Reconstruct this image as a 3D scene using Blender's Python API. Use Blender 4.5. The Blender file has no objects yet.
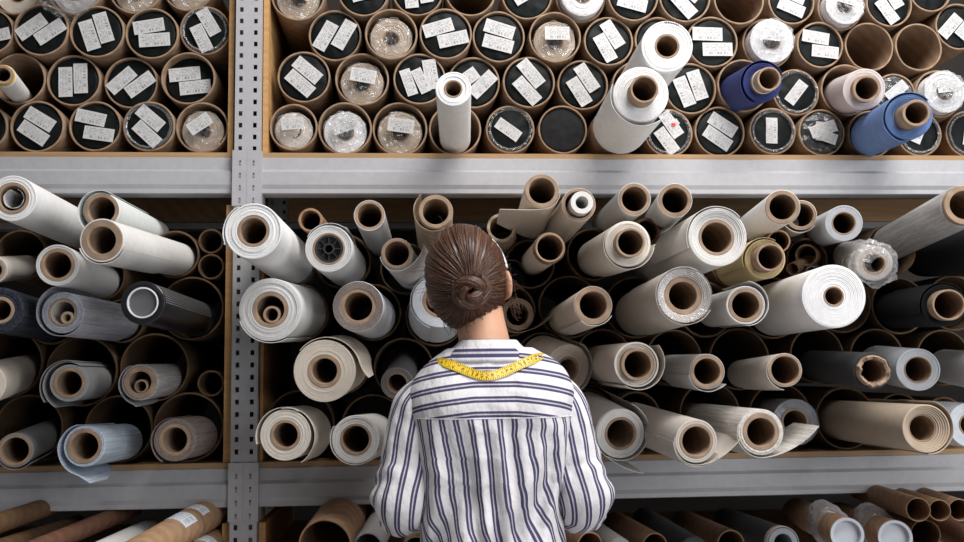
# Fabric store-room: steel shelving full of cardboard tubes and fabric rolls, a woman seen from behind
import bpy, bmesh, math, random
from mathutils import Vector, Matrix, noise
from mathutils.bvhtree import BVHTree
random.seed(7)
sc = bpy.context.scene
COL = sc.collection
PI = math.pi

TUBES = [  # key, bay, x, z, outer radius, front y
 ('u1','UL',-0.4893,1.952,0.0628,0.0183),
 ('u2','UL',-0.6145,1.9528,0.0617,0.0136),
 ('u3','UL',-0.7437,1.955,0.0617,0.0239),
 ('u4','UL',-0.8762,1.9512,0.0627,0.0154),
 ('u5','UL',-1.0037,1.9481,0.0602,0.0123),
 ('u6','UL',-0.526,2.0755,0.0654,0.0241),
 ('u7','UL',-0.6664,2.0681,0.0641,0.0421),
 ('u8','UL',-0.802,2.0715,0.0638,0.038),
 ('u9','UL',-0.9311,2.0738,0.0635,0.0368),
 ('u19','UL',-1.0556,2.0675,0.0606,0.0178),
 ('u10','UL',-0.488,2.1979,0.0615,0.0288),
 ('u11','UL',-0.6135,2.1853,0.064,0.0197),
 ('u12','UL',-0.7431,2.1868,0.065,0.016),
 ('u13','UL',-0.8735,2.1891,0.0648,0.0137),
 ('u14','UL',-0.9962,2.1847,0.0574,0.0175),
 ('u15','UL',-0.534,2.3141,0.0628,0.0425),
 ('u16','UL',-0.6617,2.3042,0.0632,0.039),
 ('u17','UL',-0.807,2.305,0.0672,0.0382),
 ('u18','UL',-0.9453,2.2959,0.0619,0.038),
 ('r1','UR',-0.2704,1.9537,0.0581,0.0168),
 ('r2','UR',-0.146,1.9523,0.0657,0.0208),
 ('r3','UR',-0.0118,1.9544,0.0678,0.0319),
 ('r4','UR',0.1249,1.9544,0.0652,0.0356),
 ('r5','UR',0.2633,1.9571,0.0612,0.0399),
 ('r6','UR',0.396,1.9573,0.0622,0.0408),
 ('r7','UR',0.5302,1.9526,0.064,0.013),
 ('r8','UR',0.664,1.9483,0.0617,0.0312),
 ('r9','UR',0.7969,1.9527,0.065,0.0335),
 ('r10','UR',0.9322,1.9537,0.0606,0.0277),
 ('r11','UR',1.0554,1.9477,0.0605,0.0162),
 ('r12','UR',1.1896,1.9476,0.061,0.0266),
 ('r13','UR',1.3106,1.946,0.0594,0.0131),
 ('r14','UR',1.4597,1.9522,0.0619,0.0427),
 ('r15','UR',-0.2486,2.0863,0.065,0.0403),
 ('r16','UR',-0.1047,2.0785,0.0664,0.0292),
 ('r17','UR',0.0373,2.0784,0.0649,0.0205),
 ('r18','UR',0.1734,2.0767,0.0658,0.0418),
 ('r19','UR',0.3112,2.0753,0.0658,0.03),
 ('r20','UR',0.4497,2.073,0.0648,0.0409),
 ('r21','UR',0.59,2.0694,0.0666,0.0397),
 ('r22','UR',0.7235,2.0625,0.0665,0.0278),
 ('r23','UR',0.86,2.071,0.0682,0.0245),
 ('r24','UR',0.9993,2.0562,0.061,0.031),
 ('r25','UR',1.1301,2.0619,0.0673,0.0251),
 ('r26','UR',1.2538,2.0486,0.055,0.0156),
 ('r27','UR',1.3723,2.0524,0.063,0.0207),
 ('r28','UR',-0.172,2.1925,0.0653,0.0384),
 ('r29','UR',-0.0322,2.1888,0.0649,0.0115),
 ('r30','UR',0.1028,2.1915,0.0652,0.0116),
 ('r31','UR',0.237,2.1928,0.066,0.0319),
 ('r32','UR',0.378,2.1895,0.0659,0.0198),
 ('r33','UR',0.5161,2.1834,0.0634,0.0287),
 ('r34','UR',0.645,2.1864,0.0621,0.0265),
 ('r35','UR',0.7823,2.1828,0.0668,0.022),
 ('r36','UR',0.9352,2.1887,0.0662,0.0449),
 ('r37','UR',1.0626,2.1772,0.0611,0.0168),
 ('r38','UR',1.1965,2.1766,0.0646,0.0244),
 ('r39','UR',1.3248,2.1748,0.0631,0.0171),
 ('r40','UR',1.4442,2.2363,0.0623,0.0321),
 ('r41','UR',-0.2622,2.2892,0.0663,0.0197),
 ('r42','UR',-0.1009,2.3011,0.0638,0.0225),
 ('r43','UR',0.0343,2.3096,0.0645,0.0361),
 ('r44','UR',0.1659,2.3053,0.0643,0.0212),
 ('r45','UR',0.3098,2.3022,0.0648,0.0295),
 ('r46','UR',0.4489,2.2997,0.0639,0.0417),
 ('r47','UR',0.5787,2.2968,0.065,0.0135),
 ('r48','UR',0.7121,2.297,0.0667,0.0122),
 ('r49','UR',0.8547,2.2943,0.0656,0.018),
 ('r50','UR',1.0007,2.2994,0.0617,0.0368),
 ('r51','UR',1.1257,2.2797,0.0587,0.0315),
 ('r52','UR',1.2533,2.29,0.0617,0.0183),
 ('r53','UR',1.3668,2.3285,0.0575,0.0216),
 ('m1','ML',-0.9099,1.6426,0.0612,0.03),
 ('m2','ML',-0.7232,1.5911,0.0571,0.03),
 ('m3','ML',-0.551,1.644,0.0575,0.03),
 ('m4','ML',-0.4664,1.6755,0.0302,0.03),
 ('m5','ML',-0.4655,1.6137,0.031,0.03),
 ('m6','ML',-0.5094,1.5138,0.0758,0.03),
 ('m7','ML',-0.5934,1.3744,0.0805,0.03),
 ('m8','ML',-0.7611,1.3672,0.0824,0.03),
 ('m9','ML',-0.9322,1.3883,0.082,0.03),
 ('m10','ML',-0.462,1.3351,0.0312,0.03),
 ('m11','ML',-0.5118,1.2332,0.0816,0.03),
 ('m12','ML',-0.673,1.2313,0.079,0.03),
 ('m13','ML',-0.8774,1.2373,0.078,0.03),
 ('m14','ML',-0.8332,1.4896,0.059,0.03),
 ('m15','ML',-0.6709,1.485,0.0522,0.03),
 ('n1','MR',-0.1509,1.6255,0.068,0.03),
 ('n2','MR',0.0014,1.607,0.0633,0.03),
 ('n3','MR',-0.2552,1.5009,0.0698,0.03),
 ('n4','MR',-0.0793,1.5013,0.069,0.03),
 ('n5','MR',0.0726,1.4901,0.0729,0.03),
 ('n6','MR',-0.1575,1.375,0.072,0.03),
 ('n7','MR',-0.0053,1.3668,0.0724,0.03),
 ('n8','MR',-0.2517,1.2363,0.0809,0.03),
 ('n9','MR',-0.0789,1.2281,0.0765,0.03),
 ('n10','MR',0.3064,1.6172,0.0615,0.03),
 ('n11','MR',0.4631,1.6405,0.0656,0.03),
 ('n12','MR',0.4022,1.5104,0.0774,0.03),
 ('n13','MR',0.2542,1.5028,0.0636,0.03),
 ('n14','MR',0.3337,1.3837,0.0659,0.03),
 ('n15','MR',0.5654,1.5084,0.0766,0.03),
 ('n16','MR',0.4831,1.3865,0.0699,0.03),
 ('n17','MR',0.6589,1.3824,0.0702,0.03),
 ('n18','MR',0.8238,1.6133,0.0625,0.03),
 ('n19','MR',0.7428,1.5013,0.0695,0.03),
 ('n20','MR',0.9125,1.5045,0.0773,0.03),
 ('n21','MR',1.0931,1.5151,0.0753,0.03),
 ('n22','MR',1.2285,1.6492,0.0659,0.03),
 ('n23','MR',1.2409,1.5072,0.0721,0.03),
 ('n24','MR',1.1755,1.3802,0.0701,0.03),
 ('n25','MR',1.0217,1.3857,0.0698,0.03),
 ('n26','MR',1.3491,1.3757,0.0705,0.03),
 ('n27','MR',0.8234,1.378,0.0768,0.03),
 ('n28','MR',0.9206,1.2392,0.079,0.03),
 ('n29','MR',0.7443,1.2464,0.0762,0.03),
 ('n30','MR',0.5619,1.2422,0.0598,0.03),
 ('n31','MR',0.4409,1.2496,0.0608,0.03),
 ('n32','MR',1.0873,1.2285,0.0769,0.03),
 ('n33','MR',1.2258,1.2274,0.061,0.03),
 ('n34','MR',1.3423,1.2226,0.055,0.03),
 ('n35','MR',1.0083,1.6258,0.0534,0.03),
 ('n36','MR',1.3844,1.5132,0.0709,0.03),
 ('n37','MR',0.1763,1.2307,0.0724,0.03),
 ('n38','MR',0.3143,1.2416,0.0654,0.03),
 ('n39','MR',0.1742,1.3716,0.0679,0.03),
]
CAPS = [  # key, bay, row, place from the post, kind, label angle, labels
 ('u1','UL',1,0,'bag',35,1),
 ('u2','UL',1,1,'black',-40,2),
 ('u3','UL',1,2,'black',-12,2),
 ('u4','UL',1,3,'black',-35,2),
 ('u5','UL',1,4,'black',80,2),
 ('u6','UL',2,0,'black',10,2),
 ('u7','UL',2,1,'black',40,2),
 ('u8','UL',2,2,'black',92,2),
 ('u9','UL',2,3,'roll',0,2),
 ('u19','UL',2,4,'black',-20,2),
 ('u10','UL',3,0,'black',-60,2),
 ('u11','UL',3,1,'black',10,2),
 ('u12','UL',3,2,'black',108,2),
 ('u13','UL',3,3,'black',38,2),
 ('u14','UL',3,4,'black',15,2),
 ('u15','UL',4,0,'bag',10,1),
 ('u16','UL',4,1,'bag',25,1),
 ('u17','UL',4,2,'crumple',0,2),
 ('u18','UL',4,3,'white',0,2),
 ('r1','UR',1,0,'torn',5,1),
 ('r2','UR',1,1,'bagw',20,1),
 ('r3','UR',1,2,'bag',-8,1),
 ('r4','UR',1,3,'roll',0,2),
 ('r5','UR',1,4,'black',-30,1),
 ('r6','UR',1,5,'blackcloth',0,0),
 ('r7','UR',1,6,'roll',0,2),
 ('r8','UR',1,7,'tag',-55,2),
 ('r9','UR',1,8,'black',-35,2),
 ('r10','UR',1,9,'black',95,1),
 ('r11','UR',1,10,'crinkle',10,3),
 ('r12','UR',1,11,'roll',0,2),
 ('r13','UR',1,12,'black',60,1),
 ('r14','UR',1,13,'black',80,1),
 ('r15','UR',2,0,'black',-40,2),
 ('r16','UR',2,1,'bag',-10,1),
 ('r17','UR',2,2,'black',105,3),
 ('r18','UR',2,3,'black',40,2),
 ('r19','UR',2,4,'black',-50,2),
 ('r20','UR',2,5,'black',-58,2),
 ('r21','UR',2,6,'roll',0,2),
 ('r22','UR',2,7,'black',-75,2),
 ('r23','UR',2,8,'roll',0,2),
 ('r24','UR',2,9,'black',58,1),
 ('r25','UR',2,10,'roll',0,2),
 ('r26','UR',2,11,'crinkle',30,1),
 ('r27','UR',2,12,'bagw',8,1),
 ('r28','UR',3,0,'black',58,2),
 ('r29','UR',3,1,'bag',80,0),
 ('r30','UR',3,2,'black',15,2),
 ('r31','UR',3,3,'black',-18,2),
 ('r32','UR',3,4,'bag',0,1),
 ('r33','UR',3,5,'black',-58,2),
 ('r34','UR',3,6,'black',30,1),
 ('r35','UR',3,7,'black',-5,2),
 ('r36','UR',3,8,'bagw',-5,1),
 ('r37','UR',3,9,'black',-8,2),
 ('r38','UR',3,10,'empty',0,2),
 ('r39','UR',3,11,'empty',0,2),
 ('r40','UR',3,12,'black',50,2),
 ('r41','UR',4,0,'bag',-20,1),
 ('r42','UR',4,1,'black',20,1),
 ('r43','UR',4,2,'black',100,2),
 ('r44','UR',4,3,'empty',0,2),
 ('r45','UR',4,4,'black',30,1),
 ('r46','UR',4,5,'bagw',0,0),
 ('r47','UR',4,6,'black',-20,2),
 ('r48','UR',4,7,'black',-45,2),
 ('r49','UR',4,8,'empty',0,2),
 ('r50','UR',4,9,'black',-20,2),
 ('r51','UR',4,10,'bagw',-15,1),
 ('r52','UR',4,11,'black',-60,2),
 ('r53','UR',4,12,'black',10,1),
]
ROLLS = [  # key, tube, front point, back point, radius, core radius, hole radius, material, name, label, options
 ('w1','u9',(-0.8517,-0.25,1.9944),(-0.9615,0.1468,2.0572),0.0235,0.0203,0.0139,'white','fabric_roll','white roll with yellow banded core, at the left edge of the upper left shelf',{'cp': 0.02, 'band': 'yellow'}),
 ('w2','r4',(0.1039,-0.32,1.9551),(0.1255,0.0456,1.9326),0.0381,0.0201,0.0161,'bright','paper_roll','smooth white roll standing out of the upper shelf straight above the head of the woman',{}),
 ('w3','r21',(0.5597,-0.36,2.0405),(0.5961,0.1197,2.0684),0.055,0.0268,0.0221,'bright','paper_roll','white roll with black print on its end, behind the thicker white roll',{'print': 1}),
 ('w4','r7',(0.5001,-0.36,1.9356),(0.531,0.023,1.9531),0.0586,0.0299,0.0246,'bright','paper_roll','thick white roll with loose outer sheet and protruding brown core, upper right shelf',{'cp': 0.045, 'sheet': (160, 330, 0.004, 0.01, 0.0, 0)}),
 ('w5','r23',(0.8522,-0.13,2.0334),(0.8701,0.2245,2.0833),0.0464,0.0284,0.0232,'navy','fabric_roll','navy blue fabric roll with protruding brown core and a white strip on it',{'cp': 0.05, 'cone': 0.01, 'sheet': (20, 250, 0.002, 0.008, 0, 0)}),
 ('w6','r25',(1.0964,-0.14,2.0152),(1.1424,0.0851,2.0619),0.0488,0.0323,0.0255,'pinkstripe','fabric_roll','pale fabric roll with thin red and grey stripes, upper right shelf',{'cp': 0.025}),
 ('w7','r12',(1.1033,-0.33,1.8988),(1.1945,0.0466,1.9446),0.0495,0.0289,0.0227,'blue','fabric_roll','bright blue fabric roll with long brown core, sticking out over the shelf edge',{'cp': 0.06, 'cone': 0.012, 'sheet': (40, 260, 0.002, 0.006, 0, 0)}),
 ('l1',None,(-0.7828,-0.36,1.7109),(-0.8061,0.15,1.7174),0.0461,0.0325,0.0251,'bright','fabric_roll','thick white roll with paper curled inside its core, top left corner of the middle shelf',{'inner': 'paper'}),
 ('l2',None,(-0.6088,-0.36,1.6866),(-0.6274,0.15,1.7079),0.036,0.0345,0.026,'pale','fabric_roll','white roll with pale green loose sheet, behind the beige cored roll of the left bay',{'sheet': (60, 235, 0.001, 0.012, 0.012, 0.5)}),
 ('l3','m3',(-0.5649,-0.5,1.6067),(-0.5401,0.35,1.6485),0.0407,0.0379,0.0255,'white','fabric_roll','long white roll with thick beige core pointing far out of the left bay',{'sheet': (200, 340, 0.001, 0.004, 0, 0)}),
 ('l4','m2',(-0.6845,-0.38,1.5736),(-0.7289,0.1,1.5816),0.0408,0.0328,0.0255,'greywhite','fabric_roll','light grey roll with wide brown core, second row of the left bay',{'cp': 0.0}),
 ('l5','m1',(-0.8161,-0.36,1.5664),(-0.9377,0.19,1.6349),0.0271,0.0227,0.0165,'greige','fabric_roll','beige grey roll cut by the left picture edge, above the dark denim roll',{}),
 ('l6','m14',(-0.7991,-0.36,1.4868),(-0.8399,0.03,1.4846),0.0452,0.0273,0.0201,'denimdark','fabric_roll','dark navy denim roll at the left edge of the middle shelf',{}),
 ('l7','m15',(-0.6851,-0.34,1.4824),(-0.6653,0.47,1.4857),0.0414,0.0288,0.0251,'denimgrey','fabric_roll','pale denim roll with loose layers and a small paper roll inside its core',{'inner': 'roll', 'sheet': (330, 120, 0.001, 0.012, 0.012, 0.5)}),
 ('l8','m6',(-0.5083,-0.42,1.495),(-0.4959,0.05,1.4888),0.0422,0.0301,0.0272,'blackgloss','fabric_roll','glossy black roll with white rimmed grey plugged core, beside the wooden side panel',{'plug': 'grey', 'lines': 1}),
 ('l9','m9',(-0.8348,-0.34,1.3409),(-0.9629,0.28,1.3743),0.042,0.0274,0.0205,'cream','fabric_roll','cream roll at the left picture edge, below the dark denim roll',{}),
 ('l10','m8',(-0.7074,-0.22,1.3414),(-0.7829,0.53,1.3435),0.0389,0.033,0.0253,'grey','fabric_roll','grey roll with two loose spiral layers on its left, in a wide brown tube',{'sheet': (60, 240, 0.002, 0.016, 0.006, 0.6), 'sheet2': (80, 220, 0.006, 0.022, 0.0, 0.6)}),
 ('l11','m7',(-0.5666,-0.2,1.3409),(-0.5856,0.53,1.3518),0.0385,0.0345,0.0232,'greystripe','fabric_roll','grey striped roll with a smaller core nested in its brown core',{'inner': 'core', 'sheet': (120, 250, 0.001, 0.008, 0.012, -0.2)}),
 ('l12','m13',(-0.8129,-0.22,1.2033),(-0.9117,0.42,1.2233),0.0356,0.0327,0.0264,'darkgrey','fabric_roll','plain grey roll in the bottom left corner of the middle shelf',{'sheet': (180, 320, 0.001, 0.004, 0.0, 0)}),
 ('l13','m12',(-0.6603,-0.26,1.2119),(-0.6609,0.04,1.2016),0.0418,0.0361,0.0275,'denimlight','fabric_roll','light blue denim roll with a loose corner hanging over the steel beam',{'sheet': (110, 255, 0.003, 0.016, 0.035, -0.2)}),
 ('l14','m11',(-0.5031,-0.15,1.2147),(-0.4898,0.03,1.213),0.0462,0.0352,0.0271,'browngrey','fabric_roll','dark brown grey roll in the bottom tube next to the wooden side panel',{'sheet': (100, 240, 0.001, 0.006, 0, 0)}),
 ('c1',None,(-0.3015,-0.4,1.6379),(-0.2729,0.15,1.6225),0.0562,0.0323,0.0257,'bright','fabric_roll','thick bright white roll in front of the steel post, topmost at the post',{'sheet': (120, 200, 0.0005, 0.003, 0.006, -0.3)}),
 ('c2',None,(-0.2078,-0.2,1.691),(-0.2063,0.15,1.7069),0.0264,0.026,0.0211,'kraft','cardboard_core','thin bare brown core behind the white roll with black spoked plug',{}),
 ('c3','n1',(-0.1583,-0.32,1.6123),(-0.1435,0.06,1.6138),0.0491,0.0337,0.0291,'greywhite','fabric_roll','light grey roll whose core holds a black plastic plug with spokes',{'plug': 'spokes', 'sheet': (150, 60, 0.0005, 0.004, 0.012, 0.0)}),
 ('c4',None,(-0.0749,-0.3,1.6853),(-0.0612,0.15,1.6759),0.0327,0.0327,0.0253,'greywhite','fabric_roll','slim pale grey roll with brown core, under the beam left of the woman',{}),
 ('c5',None,(0.0645,-0.3,1.6931),(0.0808,0.15,1.6685),0.0372,0.036,0.0274,'kraftpaper','fabric_roll','beige roll with loose brown paper wrap directly above the left side of the hair',{'sheet': (300, 140, 0.002, 0.01, 0.01, 0.3)}),
 ('c6','n2',(-0.0181,-0.26,1.6087),(0.0197,0.09,1.5926),0.0341,0.0333,0.0262,'greywhite','fabric_roll','slim white roll with a sheet curling out to the right, left of the hair',{'sheet': (190, 298, 0.001, 0.003, 0.07, 0.8)}),
 ('c7','n3',(-0.2761,-0.33,1.4857),(-0.2541,0.05,1.5016),0.0642,0.037,0.0283,'greywhite','fabric_roll','very thick white roll with a narrow core nested in its core, near the post',{'inner': 'core', 'sheet': (200, 300, 0.0005, 0.003, 0.0, 0)}),
 ('c8','n4',(-0.1005,-0.26,1.4956),(-0.0781,0.05,1.4918),0.0542,0.0385,0.0299,'bluewhite','fabric_roll','pale blue white roll with dark grey brown end face, left of the bun',{'face': 'browngrey'}),
 ('c9','n5',(0.0791,-0.09,1.5185),(0.0752,0.03,1.4881),0.0641,0.041,0.0325,'bluewhite','fabric_roll','white layered roll half hidden behind the left side of the head',{'sheet': (100, 250, 0.001, 0.004, 0, 0)}),
 ('c10','n6',(-0.1728,-0.24,1.3599),(-0.1567,0.04,1.3751),0.066,0.0362,0.0266,'cream','fabric_roll','cream roll with a pointed flap hanging at its right side',{'sheet': (140, 10, 0.001, 0.01, 0.035, -0.4)}),
 ('c11','n8',(-0.2566,-0.22,1.2253),(-0.2368,0.03,1.221),0.054,0.0329,0.0259,'creamy','fabric_roll','beige white roll at the bottom left of the right bay, next to the post',{'sheet': (60, 190, 0.002, 0.008, 0.008, 0.2), 'sheet2': (100, -60, 0.001, 0.012, 0, 0)}),
 ('c12','n9',(-0.1066,-0.24,1.2149),(-0.0786,0.04,1.2077),0.0508,0.0336,0.028,'white','fabric_roll','white roll on the board touching the left sleeve',{'sheet': (330, 150, 0.0005, 0.003, 0.0, 0)}),
 ('c13','n7',(-0.021,-0.02,1.3294),(0.0082,0.26,1.3899),0.0383,0.0268,0.022,'darkgrey','fabric_roll','grey roll deep in its tube above the left shoulder',{}),
 ('m1',None,(0.2926,-0.3,1.7384),(0.3153,0.15,1.7163),0.0376,0.0368,0.0277,'cream','fabric_roll','cream roll with a flap reaching left towards the white headband',{'sheet': (350, 268, 0.001, 0.002, 0.09, 0.1)}),
 ('m2',None,(0.3719,-0.3,1.7084),(0.3862,0.15,1.7036),0.0365,0.0357,0.0293,'cream','fabric_roll','cream roll with a slim white tube sticking out of its core',{'inner': 'whitetube'}),
 ('m3',None,(0.2234,-0.1,1.688),(0.2542,0.15,1.6877),0.0336,0.0327,0.0267,'kraftpaper','cardboard_core','small bare core right beside the white headband',{}),
 ('m4','n10',(0.3061,-0.3,1.614),(0.3257,0.15,1.6312),0.0323,0.0315,0.0268,'cream','fabric_roll','cream roll with brown wrapped neck, above the ear of the woman',{'cp': 0.015, 'collar': 1}),
 ('m5',None,(0.4793,-0.36,1.7099),(0.5214,0.15,1.7327),0.0348,0.0329,0.0259,'grey2','fabric_roll','grey roll with orange brown core, under the upper beam right of the headband',{}),
 ('m6',None,(0.5658,-0.36,1.7072),(0.6549,0.15,1.7364),0.0361,0.0353,0.0264,'white','fabric_roll','white roll with thick light brown core, second of the pair under the beam',{}),
 ('m7','n11',(0.4493,-0.42,1.6078),(0.4753,0.06,1.6332),0.0463,0.0299,0.0247,'creamy','fabric_roll','thick cream roll with protruding pale core and loose outer layer',{'cp': 0.03, 'sheet': (150, 350, 0.001, 0.006, 0.008, 0.0)}),
 ('m8',None,(0.5619,-0.12,1.675),(0.5945,0.15,1.6972),0.0323,0.0315,0.0259,'kraftdark','cardboard_core','dark bare core wedged between the thick cream roll and the white roll',{}),
 ('m9','n12',(0.3829,-0.38,1.4865),(0.3913,0.08,1.4791),0.0393,0.0381,0.0279,'cream','fabric_roll','cream roll with thick beige core right of the ear, in a wide dark tube',{'sheet': (230, 330, 0.001, 0.003, 0, 0)}),
 ('m10','n15',(0.5623,-0.42,1.5027),(0.5728,0.04,1.4941),0.0552,0.0388,0.0287,'greige','fabric_roll','grey beige roll with shiny plastic film layers around its core',{'cone': 0.012, 'sheet': (60, 330, 0.001, 0.004, 0, 0), 'film': 1}),
 ('m11','n16',(0.4789,-0.34,1.3649),(0.4962,0.4,1.3743),0.0468,0.0346,0.0276,'creamy','fabric_roll','beige roll with a loose ring of fabric on its right, above the right shoulder',{'cone': 0.008, 'sheet': (240, 400, 0.002, 0.014, 0, 0), 'cp': 0.01}),
 ('m12','n14',(0.3754,-0.08,1.358),(0.332,0.04,1.3846),0.058,0.0301,0.0236,'cream','fabric_roll','cream roll peeking out from behind the right shoulder',{'sheet': (250, 420, 0.002, 0.01, 0, 0)}),
 ('m13','n13',(0.2629,-0.06,1.4877),(0.2723,0.26,1.4941),0.0382,0.0369,0.0261,'kraftpaper','fabric_roll','brown cored roll right behind the neck with a white flap to the right',{'sheet': (150, 280, 0.001, 0.003, 0.085, 0.6)}),
 ('m14',None,(0.6358,-0.42,1.6216),(0.6473,0.15,1.6199),0.0602,0.0376,0.0309,'white','fabric_roll','thick white layered roll with an off white end, right of the pair under the beam',{'cone': 0.01, 'sheet': (40, 200, 0.0005, 0.004, 0, 0)}),
 ('m15',None,(0.7816,-0.4,1.6863),(0.8961,0.15,1.7145),0.0364,0.0353,0.0261,'white','fabric_roll','white roll with clean light brown core, crossing in front of the beige one',{}),
 ('m16',None,(0.8954,-0.22,1.6984),(1.0112,0.15,1.7348),0.0334,0.0318,0.0259,'cream','fabric_roll','beige roll with reddish brown core tucked behind the clean white roll',{'sheet': (320, 120, 0.002, 0.012, 0, 0)}),
 ('m17',None,(0.8477,-0.2,1.6413),(0.9458,0.15,1.6714),0.026,0.0256,0.0223,'kraft','cardboard_core','bare brown core just above the yellow beige roll',{}),
 ('m18','n18',(0.7553,-0.36,1.5826),(0.8381,0.18,1.6082),0.0419,0.0287,0.0241,'yellowbeige','fabric_roll','yellow beige ribbed roll with long protruding core',{'cp': 0.05, 'cone': 0.01, 'sheet': (60, 200, 0.001, 0.005, 0, 0)}),
 ('m19',None,(0.9573,-0.3,1.6676),(1.0926,0.15,1.7113),0.0392,0.0258,0.0226,'coolgrey','fabric_roll','blue grey roll under the beam, left of the plastic bagged roll',{}),
 ('m20','n22',(1.1422,-0.45,1.6798),(1.2362,0.09,1.6635),0.044,0.0409,0.0296,'melange','fabric_roll','long grey melange roll pointing out of the upper right corner',{'cp': 0.012}),
 ('m21','n20',(0.8737,-0.42,1.4985),(0.9176,0.03,1.4997),0.0649,0.0211,0.0174,'purewhite','fabric_roll','biggest pure white roll with a tiny brown core',{}),
 ('m22','n19',(0.7019,-0.38,1.4841),(0.7671,0.05,1.4981),0.0397,0.0355,0.0275,'white','fabric_roll','white roll with loose oval layer, left of the biggest pure white roll',{'sheet': (270, 440, 0.001, 0.01, 0, 0)}),
 ('m23',None,(1.0116,-0.32,1.5765),(1.125,0.05,1.6356),0.0379,0.0239,0.02,'greige','fabric_roll','grey roll in a crumpled clear plastic bag beside the biggest white roll',{'bag': 1}),
 ('m24','n23',(1.1291,-0.38,1.4805),(1.2615,0.15,1.5005),0.0446,0.0326,0.0283,'black','fabric_roll','black fabric roll with protruding light brown core, at the right edge',{'cp': 0.035, 'cone': 0.008, 'sheet': (40, 200, 0.001, 0.005, 0.0, 0)}),
 ('m25',None,(1.2777,-0.36,1.6086),(1.381,0.15,1.6563),0.0644,0.0344,0.0258,'black','fabric_roll','thick black roll running out of the right picture edge below the melange roll',{}),
 ('m26','n17',(0.6217,-0.36,1.3485),(0.6695,0.15,1.3557),0.0363,0.0348,0.0267,'grey2','fabric_roll','grey roll with a loose lower sheet, right of the beige roll with loose ring',{'sheet': (190, 300, 0.001, 0.005, 0.02, 0.2)}),
 ('m27','n27',(0.7723,-0.4,1.3496),(0.83,0.04,1.3412),0.0343,0.0335,0.0279,'greige','fabric_roll','beige grey roll with a folded sheet along its side and tape inside the core',{'sheet': (150, 250, 0.001, 0.004, 0.01, 0.2)}),
 ('m28','n25',(0.9462,-0.42,1.3454),(1.0313,0.08,1.3607),0.0377,0.0316,0.0254,'charcoal','fabric_roll','charcoal roll with a torn crumpled cardboard core',{'torn': 1}),
 ('m29','n24',(1.1069,-0.3,1.3468),(1.182,0.04,1.3621),0.0456,0.0292,0.0264,'coolgrey','fabric_roll','smooth grey roll with light blue grey end face, beside the torn core',{}),
 ('m30','n26',(1.2327,-0.36,1.3399),(1.3542,0.03,1.3536),0.0423,0.0296,0.0233,'grey2','fabric_roll','grey roll leaving the right picture edge beside the light blue grey end',{}),
 ('m31','n31',(0.467,-0.22,1.2161),(0.4409,0.04,1.2501),0.054,0.0363,0.0302,'white','fabric_roll','white layered roll against the right sleeve with a pointed flap hanging over the beam',{'sheet': (240, 430, 0.002, 0.014, 0, 0), 'sheet2': (100, 232, 0.001, 0.003, 0.1, 0.45)}),
 ('m32','n30',(0.5766,-0.42,1.2109),(0.5504,0.29,1.2427),0.043,0.0349,0.0287,'greige','fabric_roll','beige roll with many loose edges below, in front of the steel beam',{'sheet': (170, 285, 0.001, 0.004, 0.095, 0.6), 'sheet2': (180, 330, 0.003, 0.009, 0, 0)}),
 ('m33','n29',(0.7093,-0.42,1.2265),(0.7498,0.3,1.2218),0.0459,0.037,0.0278,'melangewarm','fabric_roll','silvery beige melange roll with a wide triangular flap to the right',{'sheet': (160, 282, 0.001, 0.004, 0.125, 0.6)}),
 ('m34','n28',(0.9067,-0.1,1.2282),(0.9348,0.13,1.2244),0.0526,0.0324,0.0267,'steelgrey','fabric_roll','dark steel grey roll in plastic film behind the triangular flap',{'film': 1}),
 ('m35','n32',(1.0651,-0.4,1.2263),(1.1077,0.39,1.2196),0.0492,0.0288,0.0257,'tan','fabric_roll','wide tan roll lying low on the right with a deep cream end',{'cone': 0.02, 'sheet': (270, 430, 0.001, 0.008, 0, 0)}),
 ('m36','n33',(1.2162,-0.3,1.2262),(1.2336,0.03,1.2261),0.0476,0.0249,0.0205,'bluewhite','fabric_roll','pale grey white roll in the lower right corner of the middle shelf',{}),
 ('m37','n35',(0.9981,0.01,1.6336),(1.0216,0.05,1.6369),0.0277,0.0267,0.023,'kraft','cardboard_core','bare core inside the dark tube of cores, uppermost of the three',{}),
 ('m38','n35',(0.9589,0.005,1.5989),(1.0394,0.09,1.6289),0.0165,0.0161,0.0138,'kraft','cardboard_core','bare core inside the dark tube of cores, left of the three',{}),
 ('m39','n35',(1.006,0,1.5908),(1.0257,0.03,1.5985),0.0156,0.0147,0.0119,'darkgrey','cardboard_core','dull grey core inside the dark tube of cores, lowest of the three',{}),
 ('b1',None,(0.9306,-0.3,1.0014),(0.9981,0.15,0.9873),0.0345,0.0338,0.0308,'kraft','postal_tube','brown postal tube with white end cap and clear bag, left of the two capped tubes',{'cap': 1, 'film2': 1}),
 ('b2',None,(1.0353,-0.3,0.9928),(1.1115,0.15,0.9739),0.0352,0.0346,0.0315,'kraft','postal_tube','brown postal tube with white end cap, right of the two capped tubes',{'cap': 1, 'film2': 1}),
 ('b3',None,(1.0899,-0.3,1.0492),(1.1662,0.15,1.0408),0.0254,0.0254,0.0236,'kraft','cardboard_tube','bare brown tube leftmost of the three small tubes under the right end of the beam',{}),
 ('b4',None,(1.1374,-0.3,1.0466),(1.235,0.15,1.0335),0.0227,0.0227,0.0211,'kraft','cardboard_tube','bare brown tube in the middle of the three small tubes under the beam',{}),
 ('b5',None,(1.1827,-0.3,1.0461),(1.2984,0.15,1.032),0.0236,0.0236,0.0218,'kraft','cardboard_tube','bare brown tube rightmost of the three small tubes under the beam',{}),
 ('b6',None,(1.1134,-0.28,0.9939),(1.2065,0.15,0.9865),0.0312,0.0312,0.0291,'kraftdark','cardboard_tube','wider brown tube just below the three small tubes',{}),
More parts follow.
